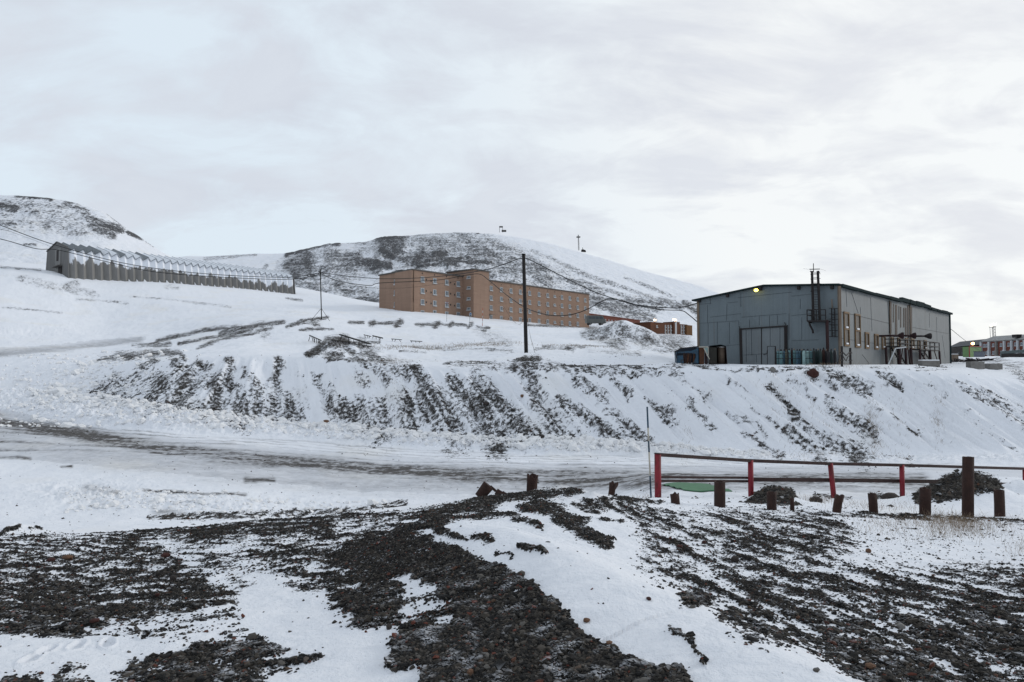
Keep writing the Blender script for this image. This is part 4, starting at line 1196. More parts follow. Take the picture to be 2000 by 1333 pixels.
# eave flashing along the long side in uneven lengths
ts = [0, .10, .22, .33, .43, .50, .57, .655, .73, .80, .87, .94, 1.0]
for i, (a, b) in enumerate(zip(ts[:-1], ts[1:])):
    h = .30 if i < 4 else (.55 if i < 8 else .34)
    up = .0 if i < 4 else (.16 if i < 8 else -.02)
    pa = atz(C0, eR) + uS * Ls * a + Vector((0, 0, (eB - eR) * a + up)); pb_ = atz(C0, eR) + uS * (Ls * b - .01) + Vector((0, 0, (eB - eR) * b + up + rng.uniform(-.05, .03)))
    MB().beam(pa + nS * (.20 + rng.uniform(-.05, .09)), pb_ + nS * (.20 + rng.uniform(-.05, .09)), .36, h * rng.uniform(.7, 1.05)).build('roof_edge', M['roof'], wh)


def onF(px, py, out=0.0): return hit(px, py, C0, CA) + nF * out
def onS(px, py, out=0.0): return hit(px, py, C0, CB) + nS * out


# corner trims, eave clips, sheet seams
MB().beam(atz(C0, -1) + nF * .05 + nS * .05, atz(C0, eR - .06) + nF * .05 + nS * .05, .22, .22).build('corner_trim', M['trim'], wh)
MB().beam(atz(CA, -1) + nF * .05 - nS * .04, atz(CA, eL - .1) + nF * .05 - nS * .04, .2, .2).build('corner_trim', M['trim'], wh)
MB().beam(atz(CB, -1) + nS * .04, atz(CB, eB - .05) + nS * .04, .2, .2).build('corner_trim', M['roof'], wh)
for px, py in ((1367, 586), (1422, 576), (1486, 563), (1561, 561), (1626, 560)):
    c = onF(px, py + 2, .12); MB().box(c, uF * .12, nF * .14, UP * .16).build('roof_clip', M['black'], wh)
for a, b in [((1387, 620), (1447, 613)), ((1387, 582), (1388, 594)), ((1366, 595), (1389, 593)), ((1441, 582), (1546, 571)), ((1421, 592), (1441, 590)), ((1448, 620), (1536, 613)), ((1546, 579), (1584, 575)), ((1366, 632), (1443, 627)), ((1443, 627), (1443, 636)),
             ((1382, 596), (1382, 632)), ((1383, 632), (1383, 674)), ((1401, 630), (1401, 672)), ((1420, 594), (1419, 627)), ((1425, 630), (1425, 672)), ((1483, 618), (1483, 636)), ((1518, 615), (1519, 634)), ((1541, 613), (1541, 664)), ((1566, 620), (1566, 664)), ((1546, 617), (1584, 613)),
             ((1464, 625), (1464, 640)), ((1503, 617), (1503, 640)), ((1546, 666), (1600, 664)), ((1563, 584), (1563, 604)), ((1417, 676), (1446, 673)), ((1447, 572), (1447, 600))]:
    MB().beam(onF(*a, .005), onF(*b, .005), .03, .025).build('wall_seam', M['seam'], wh)
for a, b in [((1641, 609), (1736, 632)), ((1783, 640), (1852, 652))]:
    MB().beam(onS(*a, .006), onS(*b, .006), .035, .03).build('wall_seam', M['seam'], wh)
for a, b in [((1652, 566), (1654, 600)), ((1663, 572), (1676, 612)), ((1700, 582), (1703, 648)), ((1733, 588), (1737, 650)), ((1815, 612), (1815, 640)), ((1829, 620), (1830, 668)), ((1680, 600), (1681, 614)),
             ((1684, 693), (1697, 710)), ((1643, 661), (1740, 676)), ((1840, 655), (1846, 700))]:
    MB().beam(onS(*a, .006), onS(*b, .006), .03, .025).build('wall_seam', M['seam'], wh)
# rust-stained bay under the damaged roof edge, hung as separate sheets
for (x0, x1, y0, y1) in [(1736.5, 1741, 590, 652), (1744, 1745.5, 594, 630), (1748, 1752, 596, 655), (1755, 1756, 598, 625), (1758, 1760, 600, 640), (1764, 1766, 602, 640), (1767.5, 1770.5, 602, 658), (1772, 1775, 597, 662), (1778, 1781, 600, 662)]:
    a, b = onS(x0, y1, .012), onS(x1, y1, .012); c, d = onS(x1, y0, .012), onS(x0, y0, .012)
    MB().prism([a, b, c, d], nS * .02).build('rusty_strip', M['stain'], wh)
a, b, c, d = onS(1762, 660, .04), onS(1781, 662, .04), onS(1781, 700, .04), onS(1762, 700, .04)
for px in (1736, 1775.5):
    MB().tube([onS(px, 588 if px < 1750 else 592, .09), onS(px + 2, 706, .09)], .07, 8).build('downpipe', M['trim'], wh)

# gate with a wicket door
g = [onF(1449, 708), onF(1536, 708), onF(1536, 640), onF(1449, 644)]
GZ = lambda p: atz(p, Z0 - .1)
mid0, mid1 = onF(1488, 708), onF(1488, 642)
ga = MB().prism([GZ(g[0]) + nF * .03, GZ(mid0) + nF * .03, mid1 + nF * .03, g[3] + nF * .03], nF * .05).build('gate_leaf', M['gate'], wh)
gb = MB().prism([GZ(mid0) - uF * .02 + nF * .03, GZ(g[1]) + nF * .03, g[2] + nF * .03, mid1 - uF * .02 + nF * .03], nF * .05).build('gate_leaf', M['gate'], wh)
wd = [onF(1500, 708), onF(1515, 708), onF(1515, 677), onF(1500, 677)]
dr = MB().prism([GZ(wd[0]) + nF * .09, GZ(wd[1]) + nF * .09, wd[2] + nF * .09, wd[3] + nF * .09], nF * .03).build('wicket_door', M['gate'], gb)
fr = MB()
fr.beam(GZ(wd[0]) + nF * .1, wd[3] + nF * .1, .06, .06).beam(wd[3] + nF * .1, wd[2] + nF * .1, .05, .05).beam(GZ(wd[1]) + nF * .1, wd[2] + nF * .1, .10, .06)
fr.beam(onF(1492, 693, .1), onF(1500, 691, .1), .07, .05).beam(onF(1499, 691, .1), onF(1499.5, 684, .1), .07, .05)
fr.build('door_frame', M['black'], gb)
sm = MB()
for a, b in [((1458, 645), (1458.5, 708)), ((1468, 644), (1469, 694)), ((1453, 694), (1499, 691)), ((1478, 694), (1478, 708)), ((1505, 641), (1505, 676)), ((1524, 641), (1524, 708))]: sm.beam(onF(*a, .085), onF(*b, .085), .03, .03)
sm.build('leaf_seam', M['seam'], ga)
MB().beam(onF(1488, 642, .1), GZ(mid0) + nF * .1, .07, .06).build('gate_edge', M['black'], wh)
MB().beam(GZ(g[0]) + nF * .12, onF(1447, 642, .12), .22, .2).build('gate_post', M['black'], wh)
MB().beam(GZ(g[1]) + nF * .12, onF(1535.5, 637, .12), .24, .2).build('gate_post', M['black'], wh)
MB().beam(onF(1445, 643.5, .13), onF(1539, 637, .13), .12, .12).build('gate_track', M['black'], wh)
MB().beam(onF(1444, 637, .1), onF(1446, 642, .1), .05, .05).build('track_hook', M['black'], wh)
MB().beam(onF(1533, 630, .1), onF(1536, 637, .1), .05, .05).build('track_hook', M['black'], wh)

# floodlight
M['lamp'] = emit('lamp_yellow', (1.0, .80, .10), 7)
fl = onF(1483, 566, .45)
f = MB().tube([fl + nF * -.45 + UP * .22, fl + UP * .10 + nF * -.1], .05, 6); f.box(fl + nF * -.02 + UP * .06 - uF * .10, uF * .30, nF * .22, UP * .15)
flo = f.build('floodlight', M['black'], wh)
import bmesh
mb = MB(); vs = []; fs = []
for j in range(7):
    for i in range(12):
        a = math.pi * j / 6; q = 2 * math.pi * i / 12
        vs.append(fl + uF * .05 + nF * .16 + UP * -.10 + (uF * .22 * math.cos(q) * math.sin(a) + nF * .13 * math.cos(a) + UP * .16 * math.sin(q) * math.sin(a)))
for j in range(6):
    for i in range(12): fs.append((j * 12 + i, j * 12 + (i + 1) % 12, (j + 1) * 12 + (i + 1) % 12, (j + 1) * 12 + i))
mb.add(vs, fs, True).build('lens', M['lamp'], flo)

# windows of the long side
def wwin(x0, x1, y0, y1, sill=True):
    a, b, c, d = onS(x0, y1), onS(x1, y1), onS(x1, y0), onS(x0, y0)
    zb, zt = (a.z + b.z) / 2, (c.z + d.z) / 2
    a, b = atz(a, zb), atz(b, zb); c, d = atz(b, zt), atz(a, zt)
    u = (b - a).normalized(); wv = min(.12, (b - a).length * .16)
    mb = MB()
    mb.beam(a + nS * .04 + u * wv / 2, d + nS * .04 + u * wv / 2, wv, .14, nS).beam(b + nS * .04 - u * wv / 2, c + nS * .04 - u * wv / 2, wv, .14, nS)
    mb.beam(a + nS * .04 + UP * .08 + u * wv, b + nS * .04 + UP * .08 - u * wv, .16, .14, nS).beam(d + nS * .04 - UP * .08 + u * wv, c + nS * .04 - UP * .08 - u * wv, .16, .14, nS)
    if zt - zb > 2.5: mb.beam((a + d) / 2 + nS * .04 + u * wv, (b + c) / 2 + nS * .04 - u * wv, .14, .12, nS)
    fr = mb.build('window', M['ochre'], wh)
    MB().box((a + c) / 2 + nS * .015, u * ((b - a).length / 2 - wv), nS * .01, UP * ((zt - zb) / 2 - .16)).build('pane', M['dim_pane'], fr)
    for zz in ([zb + .16] + ([(zb + zt) / 2 + .07] if zt - zb > 2.5 else [])):
        mb = MB(); mm = (a + b) / 2; mm.z = zz + .10
        mb.box(mm + nS * .09, u * ((b - a).length * .22), nS * .06, UP * .08).build('snow_cap', M['snow'], fr, .05)


for r in [(1648, 1658, 610, 677), (1669.6, 1680, 614, 679.5), (1689, 1696.5, 649.6, 681.6), (1707.6, 1714.6, 653, 683.4), (1722, 1728.6, 656, 683), (1740, 1744.5, 659, 682), (1752.6, 1758, 660, 682), (1767.5, 1772.5, 661, 683), (1779, 1784.8, 662, 683), (1792, 1797, 665, 683), (1804, 1809, 665, 684)]:
    wwin(*r)

# roof ladder with hoops, platform with railing, lower caged ladder, aerial
def ladder(name, pts_l, pts_r, n, mat, par, r=.05):
    mb = MB(); mb.beam(*pts_l, r * 2, r * 2); mb.beam(*pts_r, r * 2, r * 2)
    for i in range(n):
        t = (i + .5) / n; mb.beam(pts_l[0].lerp(pts_l[1], t), pts_r[0].lerp(pts_r[1], t), .035, .035)
    return mb.build(name, mat, par)


ladder('roof_ladder', (onF(1593, 627, .55), onF(1590, 531, .55)), (onF(1605.5, 627, .55), onF(1601.5, 531, .55)), 20, M['black'], wh, .085)
for y in (537, 546, 556, 570):
    c = (onF(1591, y, .55) + onF(1602, y, .55)) / 2
    MB().tube([c + uF * .42 * math.cos(a) + nF * (-.12 + .55 * math.sin(a)) for a in np.linspace(0, math.pi, 9)], .025, 5).build('ladder_hoop', M['black'], wh)
mb = MB()
mb.beam(onF(1585, 527.5, .5), onF(1605, 527, .5), .07, .07).beam(onF(1592.7, 533, .5), onF(1592.5, 516, .5), .05, .05).beam(onF(1601, 531, .5), onF(1604.5, 534, .5), .12, .12).beam(onF(1586.5, 531, .5), onF(1590, 533, .5), .10, .1)
mb.beam(onF(1573, 526, .5), onF(1585, 528, .5), .012, .012).beam(onF(1605, 527, .5), onF(1617, 530, .5), .012, .012)
mb.build('aerial', M['black'], wh)
plat = MB()
a, b = onF(1586, 629, .02), onF(1622, 629, .02)
plat.box((a + b) / 2 + nF * .6, (b - a) / 2, nF * .62, UP * .05)
for o in (.04, 1.2): plat.beam(a + nF * o + UP * .02, b + nF * o + UP * .02, .10, .14)
plat.beam(a + nF * .1 - UP * .1, a + nF * 1.1 + UP * .0, .1, .1).build('platform', M['black'], wh)
pr_ = MB(); hh = UP * 1.05
for t in (0, .5, 1): pr_.beam(a.lerp(b, t) + nF * 1.2, a.lerp(b, t) + nF * 1.2 + hh, .07, .07)
pr_.beam(a + nF * .05, a + nF * .05 + hh, .07, .07)
for z in (.55, 1.05):
    pr_.beam(a + nF * 1.2 + UP * z, b + nF * 1.2 + UP * z, .07, .07).beam(a + nF * .05 + UP * z, a + nF * 1.2 + UP * z, .07, .07)
pr_.build('railing', M['black'], wh)
MB().tube([onF(1585, 630, .6), onF(1587, 637, .6), onF(1592, 646, .6), onF(1593, 652, .6)], .09, 7).build('drain_pipe', M['black'], wh)
MB().beam(atz(onF(1624.5, 700, 1.0), Z0 - .4), onF(1622.5, 626, 1.0), .2, .2).build('support_post', M['maroon'], wh)
ladder('wall_ladder', (onF(1627, 658, .25), onF(1626, 603, .25)), (onF(1633, 659, .25), onF(1632, 603, .25)), 11, M['black'], wh, .035)
mb = MB()
for y in (603, 614, 624, 635, 646, 658): mb.beam(onF(1622, y, .35), onF(1639, y + .5, .35), .06, .06)
mb.build('ladder_bracket', M['black'], wh)
MB().tube([onF(1626, 585, .2), onF(1627, 603, .2)], .05, 6).build('conduit', M['trim'], wh)

# three flared exhaust cowls
for (x0, x1, x2, y) in ((1735, 1754, 1764, 656), (1764, 1778, 1788, 656.3), (1791, 1806, 1818, 657)):
    o = 2.3
    p0_ = hit(x0, y, C0 + nS * .9, CB + nS * .9); zt = p0_.z
    p = [P(x, y, p0_.y - .12 * i) for i, x in enumerate((x0, x1, x2))]
    p = [atz(q, zt) for q in p]
    hr = .33
    mb = MB(); mb.tube([p[0], p[1].lerp(p[2], .05)], .105, 10)
    mb.tube([p[1], p[1].lerp(p[2], .72)], [.13, hr], 14, smooth=False)
    mb.tube([p[1].lerp(p[2], .72), p[2]], [hr, hr * 1.08], 14, smooth=False)
    mb.tube([p[0].lerp(p[1], .25), p[0].lerp(p[1], .25) - nS * 1.2], .10, 8)
    mb.build('exhaust_cowl', M['maroon'] if x0 < 1790 else M['black'], wh)

# ------------------------------------------------------------------ steel stair platforms along the long side
def platform(x0, x1, ydeck, yrail, o0, o1, label, nstep=8):
    a, b = hit(x0, ydeck, C0 + nS * o1, CB + nS * o1), hit(x1, ydeck, C0 + nS * o1, CB + nS * o1)
    zd = (a.z + b.z) / 2; a, b = atz(a, zd), atz(b, zd)
    zr = hit((x0 + x1) / 2, yrail, C0 + nS * o1, CB + nS * o1).z
    u = (b - a).normalized(); back = nS * -(o1 - o0)
    root = thing('steel_platform', atz((a + b) / 2, Z0), label, 'platform', 'dark steel platforms along the warehouse')
    MB().prism([a, b, b + back, a + back], UP * .12).build('deck', M['black'], root)
    mb = MB()
    for z in (zd + (zr - zd) * .5, zr):
        mb.beam(atz(a, z), atz(b, z), .09, .09); mb.beam(atz(a, z), atz(a + back, z), .09, .09); mb.beam(atz(b, z), atz(b + back, z), .09, .09)
    L_ = (b - a).length; n = max(2, int(L_ / 2.4))
    for i in range(n + 1): mb.beam(a.lerp(b, i / n), atz(a.lerp(b, i / n), zr), .08, .08)
    mb.build('railing', M['black'], root)
    for q in (a, a + back, b, b + back, a.lerp(b, .5)):
        lean = u * (.35 if q is not a else -.1)
        MB().beam(atz(q, Z0 - .5) + lean, q, .17, .17).build('leg', M['maroon'], root)
    mb = MB(); mb.beam(atz(a, Z0 - .3), a + u * (L_ * .28), .09, .09).beam(atz(b, Z0 - .3), b - u * (L_ * .28), .09, .09); mb.build('brace', M['maroon'], root)
    # flight of steps down the back
    mb = MB(); s0 = a.lerp(b, .62) + back * .5; wd = u * min(1.1, L_ * .2)
    for i in range(nstep):
        z = zd - (zd - Z0) * (i + .5) / nstep
        mb.box(atz(s0, z) + nS * (.12 * i - .6), wd, nS * .12, UP * .025)
    for sg in (-1, 1): mb.beam(atz(s0 + wd * sg, zd) - nS * .6, atz(s0 + wd * sg, Z0) + nS * (.12 * nstep - .6), .06, .14)
    mb.build('steps', M['black'], root)
    return root, a, b


pl, a, b = platform(1757, 1779, 679, 663.5, .4, 1.7, 'left taller dark steel platform with grey handrail at warehouse long side')
h0, h1 = hit(1734.5, 711, C0 + nS * 3.4, CB + nS * 3.4), hit(1749, 681, C0 + nS * 3.0, CB + nS * 3.0)
h0.z = gz(h0.x, h0.y) - .05
MB().tube([h0, h1, h1 + Vector((1.0, 0, .12))], .06, 8).build('handrail', M['white'], pl)
platform(1797, 1834.5, 685, 668, .4, 1.5, 'right longer dark steel platform under the third exhaust cowl')

# ------------------------------------------------------------------ gas cylinders by the gate
CYL = {'teal': simple('teal_paint', (.11, .21, .22), (.07, .14, .155), 3, .5), 'pale teal': simple('pale_teal_paint', (.24, .37, .37), (.19, .27, .25), 3, .5), 'blue': simple('slate_blue_paint', (.055, .12, .16), (.035, .07, .10), 3, .5),
       'green': simple('dark_green_paint', (.018, .035, .034), (.012, .02, .02), 3, .5), 'black': simple('black_paint', (.014, .014, .017), None, 3, .5), 'rusty': simple('rust_red_paint', (.035, .014, .012), None, 3, .7), 'olive': simple('olive_paint', (.13, .13, .095), (.08, .08, .06), 3, .6)}
cyl = [(1519.5, 682, 'teal', .9), (1526, 682.5, 'teal', 1.35), (1532, 682, 'blue', .9), (1536, 683, 'olive', 1), (1542, 681, 'teal', 1.05), (1547, 680, 'rusty', .9), (1551.5, 681, 'teal', 1.1), (1557.5, 682, 'blue', 1), (1562.5, 682, 'blue', 1), (1566.5, 681.5, 'green', .9), (1570.5, 681.5, 'pale teal', 1.2), (1577.8, 682, 'pale teal', 1.25), (1584, 682, 'teal', 1.1), (1590, 680, 'green', 1.1), (1594.5, 682, 'green', 1), (1598.5, 681, 'green', 1), (1603, 681, 'green', 1.1), (1609, 679, 'rusty', 1.2), (1614, 682, 'black', .9), (1619, 682, 'black', .9), (1624, 681.5, 'green', 1), (1631, 681, 'black', 1.15)]
cnt = {}
desc = {'teal': 'dusty teal', 'blue': 'slate blue', 'olive': 'olive tinged', 'rusty': 'rust red', 'green': 'dark green', 'pale teal': 'pale teal', 'black': 'blackish'}
for i, (px, py, c, wd) in enumerate(cyl):
    out = 1.5 + (.5 if i % 3 == 1 else 0) + (.25 if c == 'pale teal' else 0)
    base = hit(px, 712, C0 + nF * out, CA + nF * out); zt = hit(px, py, C0 + nF * out, CA + nF * out).z
    base.z = gz(base.x, base.y) - .03; zt -= .16
    r = .118 * wd; h = zt - base.z
    root = thing('gas_cylinder', base, '%s gas cylinder, %s from the gate in the row along the warehouse' % (desc[c], ORD[i]), 'gas cylinder', 'gas cylinders along the warehouse front')
    mb = MB(); mb.tube([base, base + UP * (h - .2), base + UP * (h - .08), base + UP * (h - .01), base + UP * h], [r, r, r * .82, r * .45, r * .3], 12)
    mb.build('body', CYL[c], root)
    mb = MB(); mb.tube([base + UP * h, base + UP * (h + .05), base + UP * (h + .15)], [r * .5, r * .52, r * .34], 10)
    mb.build('valve_cap', M['black'] if i % 3 else M['trim'], root)
rk = thing('cylinder_rack', hit(1575, 711, C0 + nF * 1.1, CA + nF * 1.1), 'low dark rail holding the row of gas cylinders', 'rack')
for z in (.55, 1.05):
    p0, p1 = hit(1517, 700, C0 + nF * 2.25, CA + nF * 2.25), hit(1590, 700, C0 + nF * 2.25, CA + nF * 2.25)
    MB().beam(atz(p0, Z0 + z), atz(p1, Z0 + z), .03, .05).build('rail', M['black'], rk)
for px in (1516, 1539.5, 1590):
    p0 = hit(px, 700, C0 + nF * 2.25, CA + nF * 2.25); MB().beam(atz(p0, -.5), atz(p0, Z0 + 1.2), .07, .07).build('post', M['black'], rk)
snow_drift = []

# valve stand at the corner
vb = hit(1652, 709, C0 + nS * 1.2, CB + nS * 1.2); 
vsb = thing('pipe_stand', atz(vb, gz(vb.x, vb.y)), 'dark pipe stand with cross arms and hoses at the warehouse corner', 'pipe stand')
q0, q1 = hit(1644.5, 709, C0 + nS * 1.6, CB + nS * 1.6), hit(1661, 709, C0 + nS * 1.6, CB + nS * 1.6)
sc_ = 62 / F
for q, t in ((q0, 33), (q1, 31)):
    MB().beam(atz(q, Z0 - .4), atz(q, Z0 + t * sc_), .14, .14).build('post', M['black'], vsb)
e1 = (q1 - q0).normalized()
for q in (q0, q1):
    MB().beam(atz(q - e1 * .35, Z0 + 1.0), atz(q + e1 * .40, Z0 + 1.0), .09, .09).beam(atz(q - e1 * .35, Z0 + .35), atz(q + e1 * .4, Z0 + .35), .08, .08).build('cross_arm', M['black'], vsb)
mq = q0.lerp(q1, .5)
MB().tube([atz(q0, Z0 + 1.1), atz(mq, Z0 + .75), atz(q1, Z0 + 1.1)], .05, 6).build('hose', M['black'], vsb)
MB().tube([atz(q0, Z0 + .9), atz(q0.lerp(q1, .3), Z0 + .45), atz(mq, Z0 + .3), atz(q0.lerp(q1, .65), Z0 + .6), atz(q1, Z0 + .9)], .04, 6).build('hose', M['black'], vsb)
MB().tube([atz(q0, Z0 + 1.0), atz(q0 - e1 * .5, Z0 + .7), atz(q0 - e1 * .9, Z0 + .3), atz(q0 - e1 * 1.2, Z0 + .05)], .04, 6).build('hose', M['black'], vsb)

# ------------------------------------------------------------------ scrap bins at the left of the gate
def onB(px, py, D): return P(px, py, D)


bD = 65.5
bx = lambda px, z, dd=0: Vector((ray(px, 700)[0] * (bD + dd), bD + dd, z))
zf = gz(bx(1340, 0).x, bD)
H1 = lambda y: (712.5 - y) * bD / F + zf
br = thing('scrap_bin', bx(1342, zf), 'battered open blue steel bin with rusty cylinders leaning inside', 'bin')
ol = [bx(1322, zf), bx(1364.5, zf), bx(1364.5, H1(678)), bx(1330, H1(682)), bx(1320.5, H1(687))]
bk_ = Vector((.25, 1.7, 0))
MB().prism([p + bk_ for p in ol], Vector((0, .06, 0))).build('back_panel', simple('dark_blue_steel', (.014, .026, .045), (.02, .014, .012), 3), br)
MB().prism([ol[0], ol[0] + bk_, ol[4] + bk_, ol[4]], Vector((.05, 0, 0))).build('side_panel', M['blue'], br)
MB().prism([ol[1], ol[1] + bk_, ol[2] + bk_, ol[2]], Vector((-.05, 0, 0))).build('side_panel', M['blue'], br)
MB().prism([ol[0], ol[1], ol[1] + bk_, ol[0] + bk_], UP * .06).build('floor', M['black'], br)
mb = MB(); mb.beam(ol[4], ol[3], .07, .1).beam(ol[3], ol[2], .07, .1).beam(ol[4] + UP * -.1, bx(1318, H1(686)), .06, .06).beam(bx(1318, H1(686)), ol[0] + UP * .5, .06, .08).build('rim', M['black'], br)
bt = M['blue']
MB().prism([bx(1322, zf + .1), bx(1335, zf + .1), bx(1334, H1(695)), bx(1323, H1(696))], Vector((0, .04, 0))).build('front_panel', bt, br)
MB().prism([bx(1353, zf + .03), bx(1364, zf + .03), bx(1364, H1(682)), bx(1352, H1(686)), bx(1352, H1(692)), bx(1359, H1(692)), bx(1359, H1(700))], Vector((0, .04, 0))).build('front_panel', bt, br)
MB().prism([bx(1323.5, H1(691)), bx(1352, H1(691)), bx(1352, H1(686.5)), bx(1325, H1(688.5))], Vector((0, .04, 0))).build('front_panel', bt, br)
rs = simple('rust_orange', (.085, .036, .018), (.035, .017, .012), 5, .85, bmp=.6)
for i, (x0, x1, dd, mt) in enumerate([(1332.5, 1337, 1, M['rust']), (1337, 1341, .8, M['rust']), (1342, 1345, .9, rs), (1347, 1349.5, .7, M['rust']), (1354.5, 1356.5, .5, rs)]):
    MB().tube([bx(x0, zf + .06, .1), bx(x1, H1(692), .35)], .10, 9).build('rusty_cylinder', mt, br)
# white-rimmed tank
tr = thing('scrap_tank', bx(1374, zf), 'rusty steel frame with a white snowy rim between the two bins', 'tank')
tb_ = [bx(1366.2, zf), bx(1375, zf), bx(1376.5, H1(680)), bx(1366, H1(680.5))]
MB().prism(tb_, Vector((.1, 1.3, 0))).build('body', rs, tr)
mb = MB(); mb.beam(bx(1365, H1(679), -.05), bx(1383, H1(679), -.05), .08, .09).beam(bx(1375, H1(681), -.1), bx(1385.5, H1(703), -.1), .08, .08).beam(bx(1383.2, H1(679.5), -.05), bx(1383.2, H1(695), -.05), .06, .06)
mb.build('rim', M['cream'], tr)
MB().prism([bx(1376.8, H1(681)), bx(1383, H1(680)), bx(1383.6, H1(696))], Vector((0, .05, 0))).build('brace_plate', CYL['pale teal'], tr)
MB().beam(bx(1378, zf, .2), bx(1378, H1(690), .2), .12, .12).beam(bx(1381, zf, .2), bx(1381, H1(697), .2), .1, .1).build('leg', M['maroon'], tr)
# dark box with a drum
dr_ = thing('steel_container', bx(1402, zf), 'dark open steel container with a rusty drum beside the warehouse wall', 'container')
dp = [bx(1385.2, zf), bx(1420.5, zf), bx(1418.5, H1(678)), bx(1408, H1(675)), bx(1386, H1(677.5))]
of = Vector((.35, 1.5, 0))
MB().prism([p + of for p in dp], Vector((0, .05, 0))).build('back_panel', M['black'], dr_)
MB().prism([dp[0], dp[0] + of, dp[4] + of, dp[4]], Vector((.04, 0, 0))).build('side_panel', M['black'], dr_)
MB().prism([dp[1], dp[1] + of, dp[2] + of, dp[2]], Vector((-.04, 0, 0))).build('side_panel', M['maroon'], dr_)
MB().prism([dp[2], dp[3], dp[3] + of, dp[2] + of], UP * .05).prism([dp[3], dp[4], dp[4] + of, dp[3] + of], UP * .05).build('lid', M['roof'], dr_)
MB().prism([dp[0], dp[1], dp[1] + of, dp[0] + of], UP * .05).build('floor', M['black'], dr_)
MB().prism([bx(1386, zf + .02), bx(1400, zf + .02), bx(1400, H1(680)), bx(1386, H1(680))], Vector((0, .05, 0))).build('front_panel', simple('dark_olive_steel', (.022, .021, .016), (.012, .011, .01), 3), dr_)
dm = MB().tube([bx(1409, zf + .06, .5), bx(1409, H1(679.5), .5)], .36, 18).build('drum', simple('rusty_drum', (.085, .062, .045), (.035, .022, .018), 3, .8, streak=3), dr_)
MB().tube([bx(1409, H1(679.5) + .003, .5), bx(1409, H1(679.5) + .05, .5)], [.37, .30], 18).build('snow_cap', M['snow'], dm)


# ------------------------------------------------------------------ concrete blocks on the pad edge
def block(px, py, D, w, h, d, rot, label, cap=True, mat='concrete', sink=.1):
    b = G(px, D); b.z = max(b.z, P(px, py, D).z) if False else b.z
    root = thing('concrete_block', b, label, 'concrete block', 'concrete blocks by the warehouse')
    r = math.radians(rot); u = Vector((math.cos(r), math.sin(r), 0)); v_ = Vector((-math.sin(r), math.cos(r), 0))
    o = MB().box(b + UP * (h / 2 - sink), u * w / 2, v_ * d / 2, UP * h / 2).build('block', M[mat], root, .03)
    if cap:
        MB().box(b + UP * (h - sink + .05), u * w * .49, v_ * d * .48, UP * .05).build('snow_cap', M['snow'], root, .04)
    return root


block(1815, 718, 62, 1.5, .55, .9, -8, 'long low snow topped concrete slab below the right steel platform', sink=.05)
block(1905.5, 720, 66, 1.25, .75, .9, -6, 'grey concrete block right of the warehouse, the left one of two', False, sink=.05)
block(1941.5, 716, 70, 1.25, .62, .9, -6, 'grey concrete block right of the warehouse, the farther right one', False, sink=.02)
block(1863, 700, 106, 1.0, 1.2, 1.0, 5, 'brownish square block standing by the far warehouse corner', True, 'trim', .1)
# ------------------------------------------------------------------ brick apartment block
def brick(name, a, b, hs=1.0):
    m, nt, bs = nodes(name)
    p = wpos(nt)
    n1 = noise(nt, mapv(nt, p, (.25, .25, 2.2)), 1.0, 5, .6)
    n2 = noise(nt, mapv(nt, p, (.12, .12, .05)), 1.0, 4, .6)
    n3 = noise(nt, mapv(nt, p, (1, 1, 4)), 1.6, 4, .7)
    c = mixc(nt, ramp(nt, n1, .3, .7), a, b)
    c = mixc(nt, mth(nt, 'MULTIPLY', ramp(nt, n2, .40, .66), .6), c, tuple(x * .60 for x in a))
    n4 = noise(nt, mapv(nt, p, (1.1, 1.1, .07), (0, 0, 0), (5, 8, 1)), 1.0, 4, .6)
    c = mixc(nt, mth(nt, 'MULTIPLY', ramp(nt, n4, .5, .7), .35), c, tuple(x * .5 for x in a))
    c = mixc(nt, .30, c, mixc(nt, n3, tuple(x * .55 for x in a), tuple(min(1, x * 1.35) for x in b)))
    L(nt, c, bs.inputs['Base Color']); bs.inputs['Roughness'].default_value = .9; bs.inputs['Specular IOR Level'].default_value = .15
    bump(nt, bs, noise(nt, mapv(nt, p, (1, 1, 3)), 3, 4), .3, .05)
    return m


M['brick'] = brick('tan_brick', (.318, .217, .163), (.255, .171, .127))
M['redbrick'] = brick('red_brick', (.17, .062, .045), (.12, .045, .035))
M['orange'] = brick('orange_brick', (.13, .062, .038), (.095, .045, .03))
M['slab'] = simple('roof_slab', (.10, .095, .09), (.06, .058, .055), 2)
M['pane'] = simple('window_pane', (.07, .09, .11), (.17, .21, .25), .6, .2, bmp=0)

AC = P(806, 600, 170.0); u1 = Vector((.62, .785, 0)).normalized()
n1 = Vector((u1.y, -u1.x, 0))                       # towards the viewer and the right
e0 = -n1                                            # back along the end wall
zb, zr = 7.0, 24.25
A0 = atz(AC, zb); A1 = A0 + u1 * 83.0
A2 = A0 + e0 * 12.6
ap = thing('apartment_building', atz((A0 + A1) / 2, 11), 'long four storey tan brick apartment block with a stair tower and white framed windows', 'building')
MB().prism([A0, A1, atz(A1, zr + .35), atz(A0, zr - .25)], e0 * .4).build('wall', M['brick'], ap)
MB().prism([A0 + u1 * .01, A2, atz(A2, zr - .7), atz(A0, zr - .25) + u1 * .01], u1 * .4).build('wall', M['brick'], ap)
MB().prism([A2 + u1 * .4, A2 + u1 * 83, atz(A2 + u1 * 83, zr - .3), atz(A2 + u1 * .4, zr - .7)], n1 * .4).build('wall', M['brick'], ap)
MB().prism([A1 + e0 * .4, A2 + u1 * 83 - e0 * .4, atz(A2 + u1 * 83 - e0 * .4, zr - .3), atz(A1 + e0 * .4, zr + .35)], -u1 * .4).build('wall', M['brick'], ap)
